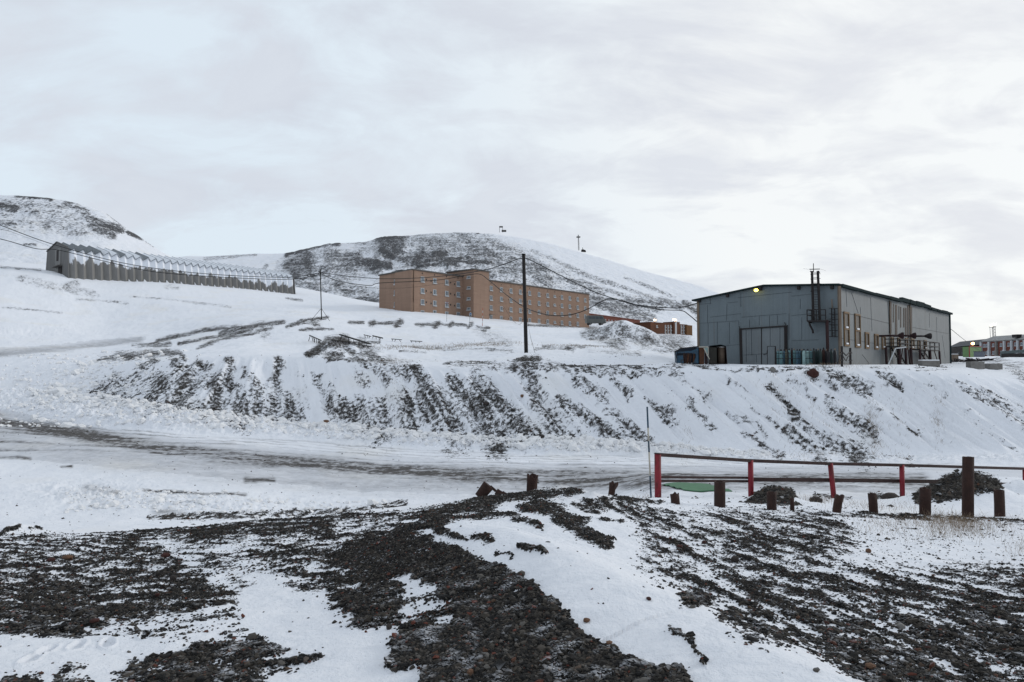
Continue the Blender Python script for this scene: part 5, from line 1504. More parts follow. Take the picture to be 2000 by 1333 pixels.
# flat roof slab with an overhang
MB().prism([atz(A0, zr - .25) + n1 * .3 - u1 * .3, atz(A1, zr + .35) + n1 * .3 + u1 * .3, atz(A2 + u1 * 83, zr - .3) - n1 * .3 + u1 * .3, atz(A2, zr - .7) - n1 * .3 - u1 * .3], UP * .28).build('roof', M['slab'], ap)
# the end wall's recess line
r0 = hit(773, 560, A0, A2)
MB().prism([atz(A0, zb) - u1 * .25, atz(r0, zb) - u1 * .25, atz(r0, zr - .6), atz(A0, zr - .4)][:0] or [atz(A0 - u1 * .02, zb) - u1 * .33 + e0 * .01, atz(r0, zb) - u1 * .35, atz(r0, zr - .5) - u1 * .35, atz(A0, zr - .3) - u1 * .33 + e0 * .01], u1 * .33).build('end_bay', M['brick'], ap)
# stair tower
T0 = hit(904, 560, A0, A1); tp_ = 3.9
tl = 6.4
zt = 25.75
t0 = atz(T0, zb) - e0 * .0
tower = MB().prism([t0 + n1 * tp_, t0 + n1 * tp_ + u1 * tl, t0 + u1 * tl + e0 * 6.0, t0 + e0 * 6.0], UP * (zt - zb)).build('stair_tower', M['brick'], ap)
MB().prism([atz(t0 + n1 * (tp_ + .3) - u1 * .3, zt + .003), atz(t0 + n1 * (tp_ + .3) + u1 * (tl + .3), zt + .003), atz(t0 + u1 * (tl + .3) + e0 * 6.3, zt + .003), atz(t0 - u1 * .3 + e0 * 6.3, zt + .003)], UP * .3).build('tower_roof', M['slab'], tower)


def win(c, u, n, w, h, par=ap, frame='white', pane='pane'):
    """window with frame, sill and glass; c is its centre on the wall"""
    mb = MB(); f = .09
    mb.box(c - u * (w / 2 - f) + n * .03, u * f, n * .06, UP * h / 2)
    mb.box(c + u * (w / 2 - f * .5) + n * .03, u * f * .5, n * .06, UP * h / 2)
    mb.box(c + UP * (h / 2 - .06) + n * .028, u * (w / 2 - .01), n * .055, UP * .06)
    mb.box(c - UP * (h / 2) + n * .09, u * (w / 2 + .08), n * .14, UP * .14)
    mb.box(c + u * (w * .12) + n * .028, u * .05, n * .05, UP * (h / 2 - .02))
    fr = mb.build('window', M[frame], par)
    MB().box(c + n * .012, u * (w / 2 - .08), n * .012, UP * (h / 2 - .05)).build('pane', M[pane], fr)
    return fr


def vent(c, u, n, s=.2): MB().box(c + n * .004, u * s, n * .012, UP * s * 1.15).build('wall_vent', M['black'], ap)


for px, rows in ((825, (546, 568.4, 590.4, 612)), (849, (549, 571.2, 592.8, 611.5)), (872.4, (552, 573.8, 595.4, 614)), (894.8, (555, 575.8, 597, 615))):
    for k, y in enumerate(rows):
        c = hit(px, y, A0, A1); win(c, u1, n1, 1.25, 1.36)
    for k, y in enumerate(rows[:3]):
        vent(hit(px + (7.6 if px in (825, 872.4) else -7), y + .4, A0, A1), u1, n1)
    vent(hit(px - .2, rows[0] - 11.5, A0, A1), u1, n1, .16)
for y in (551, 572.2, 595):
    c = hit(775.6, y, A0 - u1 * .02, A2 - u1 * .02); win(c + (-u1) * .0 + e0 * .6, e0, -u1, .95, 1.3)
for y in (542, 562.4, 583.8, 603.6):
    c = hit(915.6, y, t0 + n1 * tp_, t0); win(c, n1, -u1, 1.25, .72)
cols = [959, 979, 997.8, 1016, 1034.2, 1052.5, 1069.4, 1083.2, 1097.2, 1112.5, 1128, 1142.6]
for i, px in enumerate(cols):
    c0 = hit(px, 563.5, A0, A1); base_z = 22.1 + .4 * (i / 11)
    for k in range(4):
        c = atz(c0, base_z - k * 2.78)
        if k == 3 and i == 11: continue
        win(c, u1, n1, 1.25 if i != 7 else 1.2, 1.36 if i != 7 else .75)
        if i != 7 and k < 4: vent(c + u1 * (1.15 if i % 2 else -1.15) + UP * .05, u1, n1, .13)
    vent(atz(c0, base_z + 1.4), u1, n1, .14)
for px, w_, h_ in ((773, 1.1, 1.1), (783, 1.5, 1.3)):
    q = hit(px, 535, A0 + u1 * 4, A2 + u1 * 4); q.z = zr - .6
    MB().box(q + UP * (h_ / 2), e0 * w_ * .6, u1 * .5, UP * h_ / 2).box(q + UP * (h_ + .08), e0 * w_ * .8, u1 * .7, UP * .08).build('chimney', M['slab'], ap)
for px, py in ((1030, 556), (1146.5, 570)):
    q = hit(px, py, A0, A1) + e0 * 2; MB().tube([atz(q, zr - .2), atz(q, zr + 1.0)], .28, 8).build('vent_pipe', M['black'], ap)
for px in (1068, 1081):
    q = hit(px, 560, A0, A1) + e0 * 3; q.z = zr + .3
    MB().prism([q - u1 * 2, q + u1 * 2, q + u1 * 2 + UP * .9 + e0 * 1.5, q - u1 * 1.4 + UP * .8 + e0 * 1.5], UP * .15).build('roof_hatch', M['black'], ap)
q = hit(952.8, 620.5, A0, A1)
MB().prism([atz(q, q.z + .9) - u1 * .9, atz(q, q.z + .9) + u1 * 1.5, atz(q, q.z + .75) + u1 * 1.5 + n1 * 1.3, atz(q, q.z + .75) - u1 * .9 + n1 * 1.3], UP * .12).build('door_canopy', M['slab'], ap)
MB().box(atz(q, q.z - .25) - u1 * .0 + n1 * .02, u1 * .45, n1 * .03, UP * 1.0).build('door', M['black'], ap)

# ------------------------------------------------------------------ long folded-plate shed on the hill
S0 = P(139, 534, 170.0); S0.z = 22.9
S1 = P(579, 580, 225.0)
sl_ = atz(S1, S0.z) - S0; SL = sl_.length; us = sl_.normalized(); ns = Vector((us.y, -us.x, 0)); ns = ns if ns.y < 0 else -ns
W = 15.4
shed = thing('folded_roof_shed', atz(S0 + us * SL / 2 - ns * W / 2, 22), 'long grey concrete shed with a folded zigzag roof half buried in snow', 'shed')
SHZ = S0.z


def shed_mat(name, base, base2, lo, hi, amt):
    return snowy(name, base, base2, .45, lo, hi, amt, 2.5)


M['shed_wall'] = shed_mat('shed_wall', (.24, .237, .23), (.16, .157, .152), 2.3, 7.0, 1.7)
M['shed_gable'] = simple('shed_gable', (.15, .15, .148), (.10, .10, .10), 1.2, .85, streak=6)
M['shed_roof'] = simple('shed_roof', (.185, .205, .22), (.15, .165, .18), .8, .6)
M['shed_snow'] = simple('shed_roof_snow', (.74, .77, .82), (.50, .53, .57), .3, .8, thr=(.56, .74))
nf = 33
zsh, zap, zbase = 6.9, 8.8, -4.0           # shoulder and ridge heights above the base
inset = 1.5
walls = (MB(), MB()); roof_d = MB(); roof_s = MB()
pl_ = lambda t, o, z: S0 + us * t - ns * o + UP * z
seg_l = SL / nf
for j in range(nf):
    t0_, tm, t1 = j * seg_l, (j + .5) * seg_l, (j + 1) * seg_l
    # each bay: two plates meeting at a raised fold in the middle, valleys at the ends
    for side in (0, 1):
        f = (lambda o: o) if side == 0 else (lambda o: W - o)
        vb = (pl_(t0_, f(.75), zbase), pl_(tm, f(-.15), zbase), pl_(t1, f(.75), zbase))
        vs_ = (pl_(t0_, f(inset + .55), zsh - .75), pl_(tm, f(inset - .25), zsh + .15), pl_(t1, f(inset + .55), zsh - .75))
        walls[side].add([vb[0], vb[1], vs_[1], vs_[0]], [(0, 1, 2, 3)]).add([vb[1], vb[2], vs_[2], vs_[1]], [(0, 1, 2, 3)])
        va = (pl_(t0_, W / 2, zap - .85), pl_(tm, W / 2, zap + .15), pl_(t1, W / 2, zap - .85))
        ov = ns * (.40 if side == 0 else -.40) - UP * .18
        ve = [q + ov for q in vs_]
        (roof_d if (j < 4 or (side == 0 and j in (6, 9))) else roof_s).add([ve[0], ve[1], va[1], va[0]], [(0, 1, 2, 3)])
        (roof_s if j > 3 else roof_d).add([ve[1], ve[2], va[2], va[1]], [(0, 1, 2, 3)])
for w__ in walls: w__.build('wall', M['shed_wall'], shed)
df_ = MB()
rd_ = np.random.default_rng(2)
for j in range(1, nf):
    q = pl_(j * seg_l, .1, 0); zg_ = gz(q.x, q.y) - q.z; w_ = seg_l * rd_.uniform(.2, .4); hq = rd_.uniform(.3, 1.1) * (.6 if j < 6 else 1)
    df_.add([q - us * w_ + ns * .35 + UP * (zg_ - .6), q + us * w_ + ns * .35 + UP * (zg_ - .6), q + ns * .9 + UP * (zg_ - .5), pl_(j * seg_l, .95, zg_ + hq)], [(0, 2, 3), (2, 1, 3), (0, 3, 1)])
df_.build('snow_drift', M['snow'], shed)['kind'] = 'stuff'
for o, nm, mt in ((roof_d, 'roof', M['shed_roof']), (roof_s, 'roof', M['shed_snow'])):
    ob = o.build(nm, mt, shed)
    so_ = ob.modifiers.new('thickness', 'SOLIDIFY'); so_.thickness = .16; so_.offset = 0
# dark edges of the folds
ed = MB()
for j in range(nf):
    tm = (j + .5) * seg_l; t1 = (j + 1) * seg_l
    ed.beam(pl_(tm, inset - .65, zsh + .03), pl_(tm, W / 2, zap + .22), .12 if j < 16 else .08, .10)
    a_, b_, c_ = pl_(j * seg_l, inset + .15, zsh - .98), pl_(tm, inset - .65, zsh - .08), pl_(t1, inset + .15, zsh - .98)
    ed.beam(a_, b_, .10, .09).beam(b_, c_, .10, .09)
ed.build('roof_edge', M['shed_roof'], shed)
# near gable
gp = [pl_(-.05, .3, zbase), pl_(-.05, inset + .2, zsh), pl_(-.05, W / 2, zap), pl_(-.05, W - inset - .2, zsh), pl_(-.05, W - .3, zbase)]
MB().prism(gp, -us * .3).build('gable_wall', M['shed_gable'], shed)
gt = MB()
for a, b in zip(gp[1:3], gp[2:4]): gt.beam(a - us * .35 + UP * .1, b - us * .35 + UP * .1, .35, .22)
gt.build('gable_trim', M['slab'], shed)
MB().prism([pl_(-.37, 5.3, .6), pl_(-.37, 8.0, 1.0), pl_(-.37, 8.8, 7.0), pl_(-.37, 5.3, 7.2)], -us * .08).build('pale_panel', simple('pale_concrete', (.21, .21, .205), (.14, .14, .14), 1, .85, streak=4), shed)
MB().prism([pl_(-.47, 6.4, 3.9), pl_(-.47, 7.5, 3.9), pl_(-.47, 7.5, 6.6), pl_(-.47, 6.4, 6.6)], -us * .06).build('window', M['black'], shed)
dz_ = 22.9
MB().prism([pl_(-.47, 4.4, -.5), pl_(-.47, 6.3, -.5), pl_(-.47, 6.3, 2.3), pl_(-.47, 4.4, 2.3)], -us * .06).build('door', M['black'], shed)
MB().prism([pl_(-.5, 4.0, 2.6), pl_(-.5, 7.6, 2.3), pl_(-.5, 7.6, 2.1), pl_(-.5, 4.0, 2.4)], -us * 1.0).build('door_canopy', M['slab'], shed)
ep = [q + us * (SL + .1) for q in gp]
MB().prism(ep, us * .3).build('gable_wall', M['shed_gable'], shed)

# ------------------------------------------------------------------ low red-brick buildings beyond the spoil heap
def house(name, label, cat, f0, f1, depth, z0, z1, wall, roofm, wins=(), ov=.2, zt0=None, group=None):
    """box building with its front between two ground points"""
    f0, f1 = Vector(f0), Vector(f1); u = (f1 - f0); u.z = 0; Lh = u.length; u.normalize(); n = Vector((u.y, -u.x, 0)); n = n if n.dot(f0 + f1) < 0 else -n
    f0, f1 = atz(f0, z0), atz(f1, z0)
    root = thing(name, (f0 + f1) / 2, label, cat, group)
    MB().prism([f0, f1, f1 - n * depth, f0 - n * depth], UP * (z1 - z0)).build('wall', wall, root)
    MB().prism([atz(f0 + n * ov - u * ov, z1 + .003), atz(f1 + n * ov + u * ov, z1 + .003), atz(f1 - n * (depth + ov) + u * ov, z1 + .003), atz(f0 - n * (depth + ov) - u * ov, z1 + .003)], UP * .35).build('roof', roofm, root)
    return root, u, n, f0, f1


r1a, r1b = P(1146, 620, 285), P(1250, 628, 330)
zt_ = P(1152, 614, 287).z
rt, u, n, f0, f1 = house('brick_hall', 'low dark red brick building behind the van and spoil heap', 'building', r1a, r1b, 16, zt_ - 9, zt_, M['redbrick'], M['redbrick'])
for k in range(14):
    px = 1158 + k * 6.2; c = hit(px, 622 + k * .55, f0, f1); c.z = zt_ - 1.9
    win(c, u, n, .8, 1.3, rt, 'white', 'glass')
q = hit(1165, 612, f0, f1) - n * 6
mb = MB(); arc = [(math.cos(a) * 5.5, math.sin(a) * 2.6) for a in np.linspace(math.pi, 0, 13)]
mb.prism([atz(q, zt_ + .3) + u * x + UP * y for x, y in arc], -n * 9).build('arched_roof', simple('dark_arched_roof', (.045, .045, .05), (.03, .03, .033), 1), rt)

zt2 = P(1276, 631, 240).z
ra, rb = P(1271, 640, 240), P(1342, 650, 256)
rt, u, n, f0, f1 = house('orange_brick_building', 'orange brown brick building with two lit roof lamps left of the warehouse', 'building', ra, rb, 14, zt2 - 9, zt2, M['orange'], M['orange'], ov=.1)
tw0, tw1 = hit(1313, 640, f0, f1), hit(1325, 640, f0, f1)
MB().prism([atz(tw0, zt2 - 9) + n * .6, atz(tw1, zt2 - 9) + n * .6, atz(tw1, zt2 - 9) - n * 4, atz(tw0, zt2 - 9) - n * 4], UP * 10.0).build('tower', M['orange'], rt)
rw0, rw1 = hit(1337.5, 640, f0, f1), hit(1348.5, 640, f0, f1)
MB().prism([atz(rw0, zt2 - 9) + n * .8, atz(rw1, zt2 - 9) + n * .8, atz(rw1, zt2 - 9) - n * 6, atz(rw0, zt2 - 9) - n * 6], UP * 9.1).build('end_bay', brick('ochre_brick', (.15, .08, .034), (.12, .06, .03)), rt)
MB().box(hit(1320, 646, f0 + n * .6, f1 + n * .6) + n * .04, u * .55, n * .05, UP * 3.4).build('stair_window', M['white'], rt)
for px in (1299.5, 1304.8, 1310, 1330.5, 1335):
    for y in (637.5, 643.5, 649.5):
        win(hit(px, y, f0, f1), u, n, .75, .85, rt, 'white', 'glass')
win(hit(1283, 638, f0, f1), u, n, .8, .8, rt, 'white', 'glass')
M['lamp_o'] = emit('lamp_orange', (1.0, .62, .30), 9)
for px, py in ((1279, 627), (1316, 626), (1319.5, 627)):
    c = P(px, py, 240); b_ = atz(c, zt2 + .3)
    lo_ = MB().beam(b_ - UP * .3, c, .12, .12).build('roof_lamp', M['black'], rt)
    MB().tube([c, c + UP * .35, c + UP * .55], [.38, .42, .2], 10).build('bulb', M['lamp_o'], lo_)

# ------------------------------------------------------------------ parked grey minibus seen side on
van_c = G(1163, 155.0); vz = P(1163, 638.5, 155.0).z
van_c.z = max(van_c.z, vz) + .35
van = thing('minibus', van_c, 'grey old minibus parked by the end of the brick apartment block', 'minibus')
van_paint = simple('grey_van_paint', (.12, .125, .12), (.09, .095, .09), 2, .4)
vu = Vector((1, .12, 0)).normalized(); vn = Vector((vu.y, -vu.x, 0))
vp = lambda x, z, o=0: van_c + vu * x + UP * z + vn * o
side = [(-2.15, .45), (2.05, .45), (2.2, .6), (2.22, 1.15), (1.9, 1.35), (1.55, 2.0), (1.35, 2.12), (-1.9, 2.15), (-2.1, 2.05), (-2.18, 1.6)]
MB().prism([vp(x, z, .95) for x, z in side], -vn * 1.9).build('body', van_paint, van, .06)
for i, (x0, x1) in enumerate(((-1.75, -1.0), (-.93, -.2), (-.13, .6))):
    MB().prism([vp(x0, 1.35, .955), vp(x1, 1.35, .955), vp(x1, 1.9, .955), vp(x0, 1.92, .955)], vn * .015).build('window', M['glass'], van)
MB().prism([vp(.72, 1.35, .955), vp(1.62, 1.35, .955), vp(1.4, 1.9, .955), vp(.72, 1.92, .955)], vn * .015).build('window', M['glass'], van)
MB().prism([vp(1.93, 1.37, .8), vp(1.6, 2.0, .8), vp(1.6, 2.0, -.8), vp(1.93, 1.37, -.8)], vu * .03).build('windscreen', M['glass'], van)
for x in (-1.35, 1.35):
    for o in (.82, -.82):
        wv_ = MB().tube([vp(x, .36, o - .12), vp(x, .36, o + .12)], .36, 16).build('wheel', M['black'], van)
        MB().tube([vp(x, .36, o + .121), vp(x, .36, o + .13)], .2, 12).build('rim', van_paint, wv_)
for o in (.65, -.65): MB().tube([vp(2.2, .85, o), vp(2.26, .85, o)], .11, 10).build('headlight', M['white'], van)
MB().box(vp(2.25, .52), vu * .05, vn * .9, UP * .09).build('bumper', M['black'], van)

# ------------------------------------------------------------------ poles and cables
pb = G(1028, 79); tt = P(1022.6, 498, 79)
up_ = thing('utility_pole', pb, 'tall dark wooden utility pole standing before the brick apartment block', 'utility pole')
MB().tube([pb - UP * .6, pb.lerp(tt, .5), tt], [.225, .21, .195], 12).build('shaft', M['pole'], up_)
MB().tube([tt + UP * .002, tt + UP * .10], [.24, .22], 12).build('pole_cap', M['pole'], up_)
gw = G(1045, 77); MB().tube([pb.lerp(tt, .35) + Vector((.2, 0, 0)), pb.lerp(tt, .15) + Vector((.55, -.4, 0)), gw], .018, 5).build('guy_wire', M['cable'], up_)
pb2 = G(627, 121); tt2 = P(625.5, 527, 121)
tp2 = thing('thin_pole', pb2, 'thin steel pole with guy wires standing on a snowy mound', 'utility pole')
MB().tube([pb2 - UP * .5, tt2], .09, 8).build('shaft', M['pole'], tp2)
MB().beam(pb2.lerp(tt2, .93) - Vector((.5, 0, 0)), pb2.lerp(tt2, .93) + Vector((.5, 0, 0)), .10, .10).build('crossarm', M['pole'], tp2)
for dx in (-1.6, 1.5): q = pb2 + Vector((dx, -.3, 0)); q.z = gz(q.x, q.y); MB().tube([q, pb2.lerp(tt2, .22)], .035, 5).build('guy_wire', M['cable'], tp2)


def crom(pts, n=8):
    out = []
    for i in range(len(pts) - 1):
        p0, p1, p2, p3 = pts[max(i - 1, 0)], pts[i], pts[i + 1], pts[min(i + 2, len(pts) - 1)]
        for k in range(n):
            t = k / n
            out.append(.5 * ((2 * p1) + (p2 - p0) * t + (2 * p0 - 5 * p1 + 4 * p2 - p3) * t * t + (3 * p1 - p0 - 3 * p2 + p3) * t ** 3))
    return out + [pts[-1]]


def cable(pts, label, r=.05):
    o = MB().tube(crom([P(x, y, d) for x, y, d in pts]), r, 6).build('power_cable', M['cable'])
    tag(o, label, 'cable', 'overhead cables')


cable([(-120, 395, 92), (0, 440, 98), (105, 478, 104), (250, 516, 110), (400, 535, 115), (560, 542, 119), (626, 533, 121)], 'upper cable sagging in front of the folded roof shed', .055)
cable([(-120, 442, 92), (0, 467, 98), (70, 486, 101), (115, 489, 104), (210, 512, 108), (300, 531, 112), (420, 541, 116), (560, 546, 119), (626, 536, 121)], 'lower cable sagging in front of the folded roof shed', .055)
cable([(-120, 430, 120), (0, 448, 125), (60, 467, 130), (103, 484, 169)], 'thin faint wire reaching the gable of the folded roof shed', .02)
cable([(626, 533, 121), (690, 541, 117), (760, 545, 113), (850, 541, 104), (940, 529, 92), (985, 516, 84), (1010, 507, 80), (1022, 505, 79)], 'cable from the thin pole rising to the tall pole top', .052)
cable([(626, 535, 121), (660, 549, 121), (720, 558, 121), (745, 553, 121), (850, 548, 121), (910, 538, 122), (937, 536, 122), (955, 548, 118), (990, 577, 108), (1024, 600, 98), (1055, 612, 92), (1085, 617, 88), (1120, 614, 86), (1150, 603, 86), (1175, 589, 86), (1190, 584, 86), (1215, 588, 83), (1250, 597, 80), (1310, 602, 76), (1335, 600, 74), (1364, 592, 71.8)], 'long drooping cable crossing the brick apartment block', .058)
cable([(1023, 505, 79), (1035, 508, 79), (1100, 541, 80), (1160, 570, 81), (1200, 584, 81), (1240, 596, 80), (1290, 605, 77), (1330, 607, 74), (1345, 615, 73), (1364, 631, 71.8)], 'cable from the tall pole down to the warehouse wall', .05)
cable([(626, 531, 121), (700, 559, 125), (780, 563, 130), (850, 556, 135), (900, 548, 140), (930, 540, 150)], 'thin wire across the left end of the brick block', .022)
cable([(1856, 642, 97), (1883, 664, 120), (1905, 680, 150), (1930, 696, 180)], 'thin wire running down from the far warehouse corner', .035)
cable([(985, 600, 190), (998, 622, 185), (1010, 633, 180), (1018, 632, 150), (1026, 612, 79.3)], 'thin loose wire drooping between brick block and tall pole', .03)

# ------------------------------------------------------------------ road signs
def sign_post(px, D, ytop, label, name):
    b = G(px, D); t = P(px + 2, ytop, D); t.x = b.x + .05
    root = thing(name, b, label, 'road sign')
    MB().tube([b - UP * .3, t], .04, 8).build('post', simple('galvanised_post', (.16, .17, .18), None, 3), root)
    return root, t


root, t = sign_post(872, 152, 584, 'triangular red bordered warning sign in front of the brick block', 'warning_sign')
t.z = P(872, 592, 152).z; s = .47
tri = lambda k, y: [t + Vector((math.cos(a) * k, y, math.sin(a) * k)) for a in (math.pi / 2, math.pi / 2 + 2.094, math.pi / 2 + 4.189)]
pnl = MB().prism(tri(s, -.06), (0, .03, 0)).build('panel', M['red'], root)
MB().prism(tri(s * .66, -.075), (0, .012, 0)).build('face', M['white'], pnl)
MB().box(t + Vector((0, -.08, -.02)), (.035, 0, 0), (0, .004, 0), (0, 0, .14)).box(t + Vector((0, -.08, -.16)), (.12, 0, 0), (0, .004, 0), (0, 0, .03)).build('symbol', M['black'], pnl)
root, t = sign_post(917, 146, 612, 'blue and white oblong road sign on a thin post by the brick stair tower', 'direction_sign')
c = P(919, 615, 146)
blu = simple('sign_blue', (.03, .12, .28), (.03, .10, .22), 2, .4)
ovl = [c + Vector((math.cos(a) * .28, -.07, math.sin(a) * .50)) for a in np.linspace(0, 2 * math.pi, 20)[:-1]]
pnl = MB().prism(ovl, (0, .03, 0)).build('panel', M['white'], root)
MB().box(c + Vector((0, -.085, .16)), (.17, 0, 0), (0, .006, 0), (0, 0, .15)).build('symbol', blu, pnl)
MB().box(c + Vector((0, -.085, -.25)), (.15, 0, 0), (0, .006, 0), (0, 0, .12)).build('symbol', simple('sign_dark', (.02, .04, .07)), pnl)
b = G(942, 150); t = P(943, 602, 150)
root = thing('snow_marker', b, 'thin orange and white banded marker stick before the brick stair tower', 'marker pole')
ora = simple('marker_orange', (.42, .09, .045), (.35, .08, .05), 3)
for k in range(7): MB().tube([b.lerp(t, k / 7), b.lerp(t, (k + 1) / 7)], .055, 6).build('band', ora if k % 2 == 0 else M['white'], root)


# ------------------------------------------------------------------ broken wooden trestles on the plateau
def trestle(p0, p1, label, legs=4, w=.25, h=.55, tilt=.1, seed=0):
    h *= .6; w *= .7; tilt *= .7
    (x0, d0), (x1, d1) = p0, p1
    rng = np.random.default_rng(seed + 40)
    a, b = G(x0, d0), G(x1, d1)
    root = thing('broken_trestle', (a + b) / 2, label, 'wooden wreckage', 'broken wooden trestles in the snow')
    za, zb_ = a + UP * (h + tilt), b + UP * h
    mb = MB(); n = 2
    for k in range(n):
        o = Vector((0, (k - .5) * w * 1.6, rng.uniform(-.05, .05))); mb.beam(za + o, zb_ + o, w, .10)
    mb.build('plank', M['pole'] if seed % 2 else simple('weathered_wood', (.07, .063, .055), (.04, .036, .032), 4), root)
    for k in range(legs):
        t_ = (k + .3) / legs; q = za.lerp(zb_, t_); f_ = Vector((q.x + rng.uniform(-.35, .35), q.y, gz(q.x, q.y) - .1))
        MB().beam(f_, q, .07, .07).build('leg', M['pole'], root)


trestle((604, 97), (626, 95), 'dark splintered trestle with many legs, nearest the thin pole', 7, .22, .7, .5, 1)
trestle((646, 98), (684, 97), 'low row of broken stakes right of the splintered trestle', 6, .12, .3, .0, 2)
trestle((664, 100), (722, 95), 'long grey tilted wooden deck above the dark heap', 5, .55, .75, .5, 3)
trestle((700, 92), (724, 91), 'short slatted trestle end under the grey wooden deck', 5, .18, .5, .1, 4)
trestle((710, 108), (724, 107), 'small broken trestle on the open snow, left of a pair', 3, .12, .5, .15, 5)
trestle((727, 107), (747, 105), 'small broken trestle on the open snow, right of a pair', 4, .12, .5, .2, 6)
trestle((764, 105), (784, 104), 'stubby wooden remains on the open snow below the brick block', 3, .14, .5, .0, 7)
trestle((801, 104), (824, 103), 'flat wooden remains farthest right on the open snow', 3, .12, .35, .0, 8)

# ------------------------------------------------------------------ hilltop structures
hb = P(981, 452, 560)
hut = thing('hilltop_hut', hb, 'small lookout hut on the rounded mountain top', 'hut')
MB().box(hb + Vector((1.4, 0, .2)), (1.9, 0, 0), (0, 1.4, 0), (0, 0, .6)).build('wall', M['slab'], hut)
MB().box(hb + Vector((-1.0, 0, 3.6)), (1.5, 0, 0), (0, 1.4, 0), (0, 0, .35)).build('roof', M['slab'], hut)
for dx in (-2.3, .3): MB().beam(hb + Vector((dx, 0, -1)), hb + Vector((dx, 0, 3.4)), .3, .3).build('post', M['slab'], hut)
mbp = P(1130.5, 487, 545); mt = P(1129.5, 459, 545)
mst = thing('radio_mast', mbp, 'slim lattice radio mast on the mountain shoulder', 'mast')
mb = MB()
for dx, dy in ((-.45, -.3), (.45, -.3), (0, .5)): mb.beam(mbp + Vector((dx, dy, -1)), mt + Vector((dx * .6, dy * .6, 0)), .2, .2)
for k in range(11):
    q = mbp.lerp(mt, k / 11); mb.beam(q + Vector((-.45, -.3, 0)), q + Vector((.42, -.3, .9)), .10, .10)
mb.build('lattice', M['slab'], mst)
MB().box(mbp.lerp(mt, .84), (1.5, 0, 0), (0, 1.2, 0), (0, 0, .35)).build('platform', M['slab'], mst)
ub = P(1140, 488, 540)
hut2 = thing('hilltop_shelter', ub, 'tiny dark equipment shelter beside the radio mast', 'hut')
MB().prism([ub + Vector((-1.8, 0, -1.5)), ub + Vector((1.9, 0, -1.8)), ub + Vector((1.6, 0, -.5)), ub + Vector((-.4, 0, .3)), ub + Vector((-1.8, 0, 0))], (0, 2, 0)).build('wall', M['black'], hut2)
MB().beam(ub + Vector((-.8, 0, 0)), ub + Vector((-.8, 0, 1.7)), .35, .35).build('stub_mast', M['black'], hut2)

# ------------------------------------------------------------------ settlement at the right edge
zg = P(1960, 698, 290).z
w0, w1 = P(1916, 690, 300), P(2120, 690, 245)
zl = P(1917, 669, 300).z
root, u, n, f0, f1 = house('terrace_house', 'two storey dark red brick terrace with white pillars at the right edge', 'building', w0, w1, 12, zg - 2, zl, M['redbrick'], simple('mossy_roof', (.17, .165, .155), (.30, .30, .31), 1.2), ov=.1)
rf = simple('snow_dusted_roof', (.20, .20, .19), (.36, .37, .39), .8, .85)
zr_ = P(1917, 662.5, 300).z
MB().prism([atz(f0, zl + .36) + n * .5 - u * .3, atz(f0, zl + .36) - n * 12.5 - u * .3, atz(f0, zr_ + 1.2) - n * 6 - u * .3], u * ((f1 - f0).length + .6)).build('roof', rf, root)
k = 0
px = 1918.0; pill = []
while px < 2010:
    pill.append(px); px += 15.2 if px < 1920 else 14.6
for i, px in enumerate([1918, 1933.5, 1948, 1963.5, 1978, 1990, 2003]):
    if px == 1948:
        m_ = M['concrete']
    else: m_ = M['white']
    c = hit(px, 690, f0, f1)
    mb = MB(); mb.box(atz(c, (zl + zg + 3.0) / 2) + n * .35, u * .42, n * .35, UP * (zl - zg - 3.0) / 2).box(atz(c, zg + .9) + n * .42, u * .62, n * .42, UP * 2.1)
    mb.build('pillar', m_, root)
for px in (1923, 1928, 1940.5, 1956, 1971, 1984.5, 1996.5, 2008):
    for zz in (zl - 1.5, zg + 1.9):
        win(atz(hit(px, 690, f0, f1), zz), u, n, 1.3, 1.4, root)
q = hit(1981, 660, f0, f1) - n * 2.0; q.z = zl + 1.2
MB().prism([q - u * 1.2, q + u * 1.2, q + u * 1.6 + UP * 1.3, q - u * 1.4 + UP * 1.3], n * 2.0).build('dormer', M['black'], root)
zd0 = P(1862, 668, 340).z; zd1 = P(1918, 664, 340).z
root, u, n, f0, f1 = house('dark_hall', 'long dark building with a grey roof right of the warehouse', 'building', P(1852, 690, 345), P(1919, 690, 325), 14, zg - 2, zd0 - 3.2, simple('dark_cladding', (.035, .032, .03), (.06, .055, .05), .6), M['slab'])
MB().prism([atz(f0, zd0 - 2.8) + n * .6, atz(f0, zd0 - 2.8) - n * 14, atz(f0, zd0 + .3) - n * 7], (f1 - f0) + UP * 1.0).build('roof', simple('grey_roof', (.07, .075, .085), (.05, .055, .06), .8), root)
for px in (1872, 1880, 1888): win(atz(hit(px, 684, f0, f1), zg + 2.6), u, n, 1.2, 1.2, root, 'slab', 'glass')
gc0, gc1 = P(1893.5, 690, 200), P(1917, 690, 204)
zc0, zc1 = P(1900, 692.5, 200).z, P(1900, 677.5, 200).z
gcn = simple('lime_green_sheet', (.12, .21, .085), (.09, .17, .07), 1)
root = thing('green_container', atz((gc0 + gc1) / 2, zc0), 'lime green container with red frame under an orange lamp', 'container')
uu = (gc1 - gc0); uu.z = 0; uu.normalize()
MB().prism([atz(gc0, zc0 - 1), atz(gc1, zc0 - 1), atz(gc1, zc1), atz(gc0, zc1)], (0, 3, 0)).build('body', gcn, root)
MB().beam(atz(gc0, zc1 + .1), atz(gc1, zc1 + .1), .3, .2).beam(atz(gc0, zc0 - 1) + Vector((-.05, -.05, 0)), atz(gc0, zc1) + Vector((-.05, -.05, 0)), .2, .2).build('frame', M['red'], root)
lm = P(1900, 671.5, 200)
root2 = thing('street_lamp', atz(lm, zc1 + .2), 'glowing orange lamp above the green container', 'lamp')
MB().beam(atz(lm, zc1 + .15), lm, .1, .1).build('post', M['black'], root2)
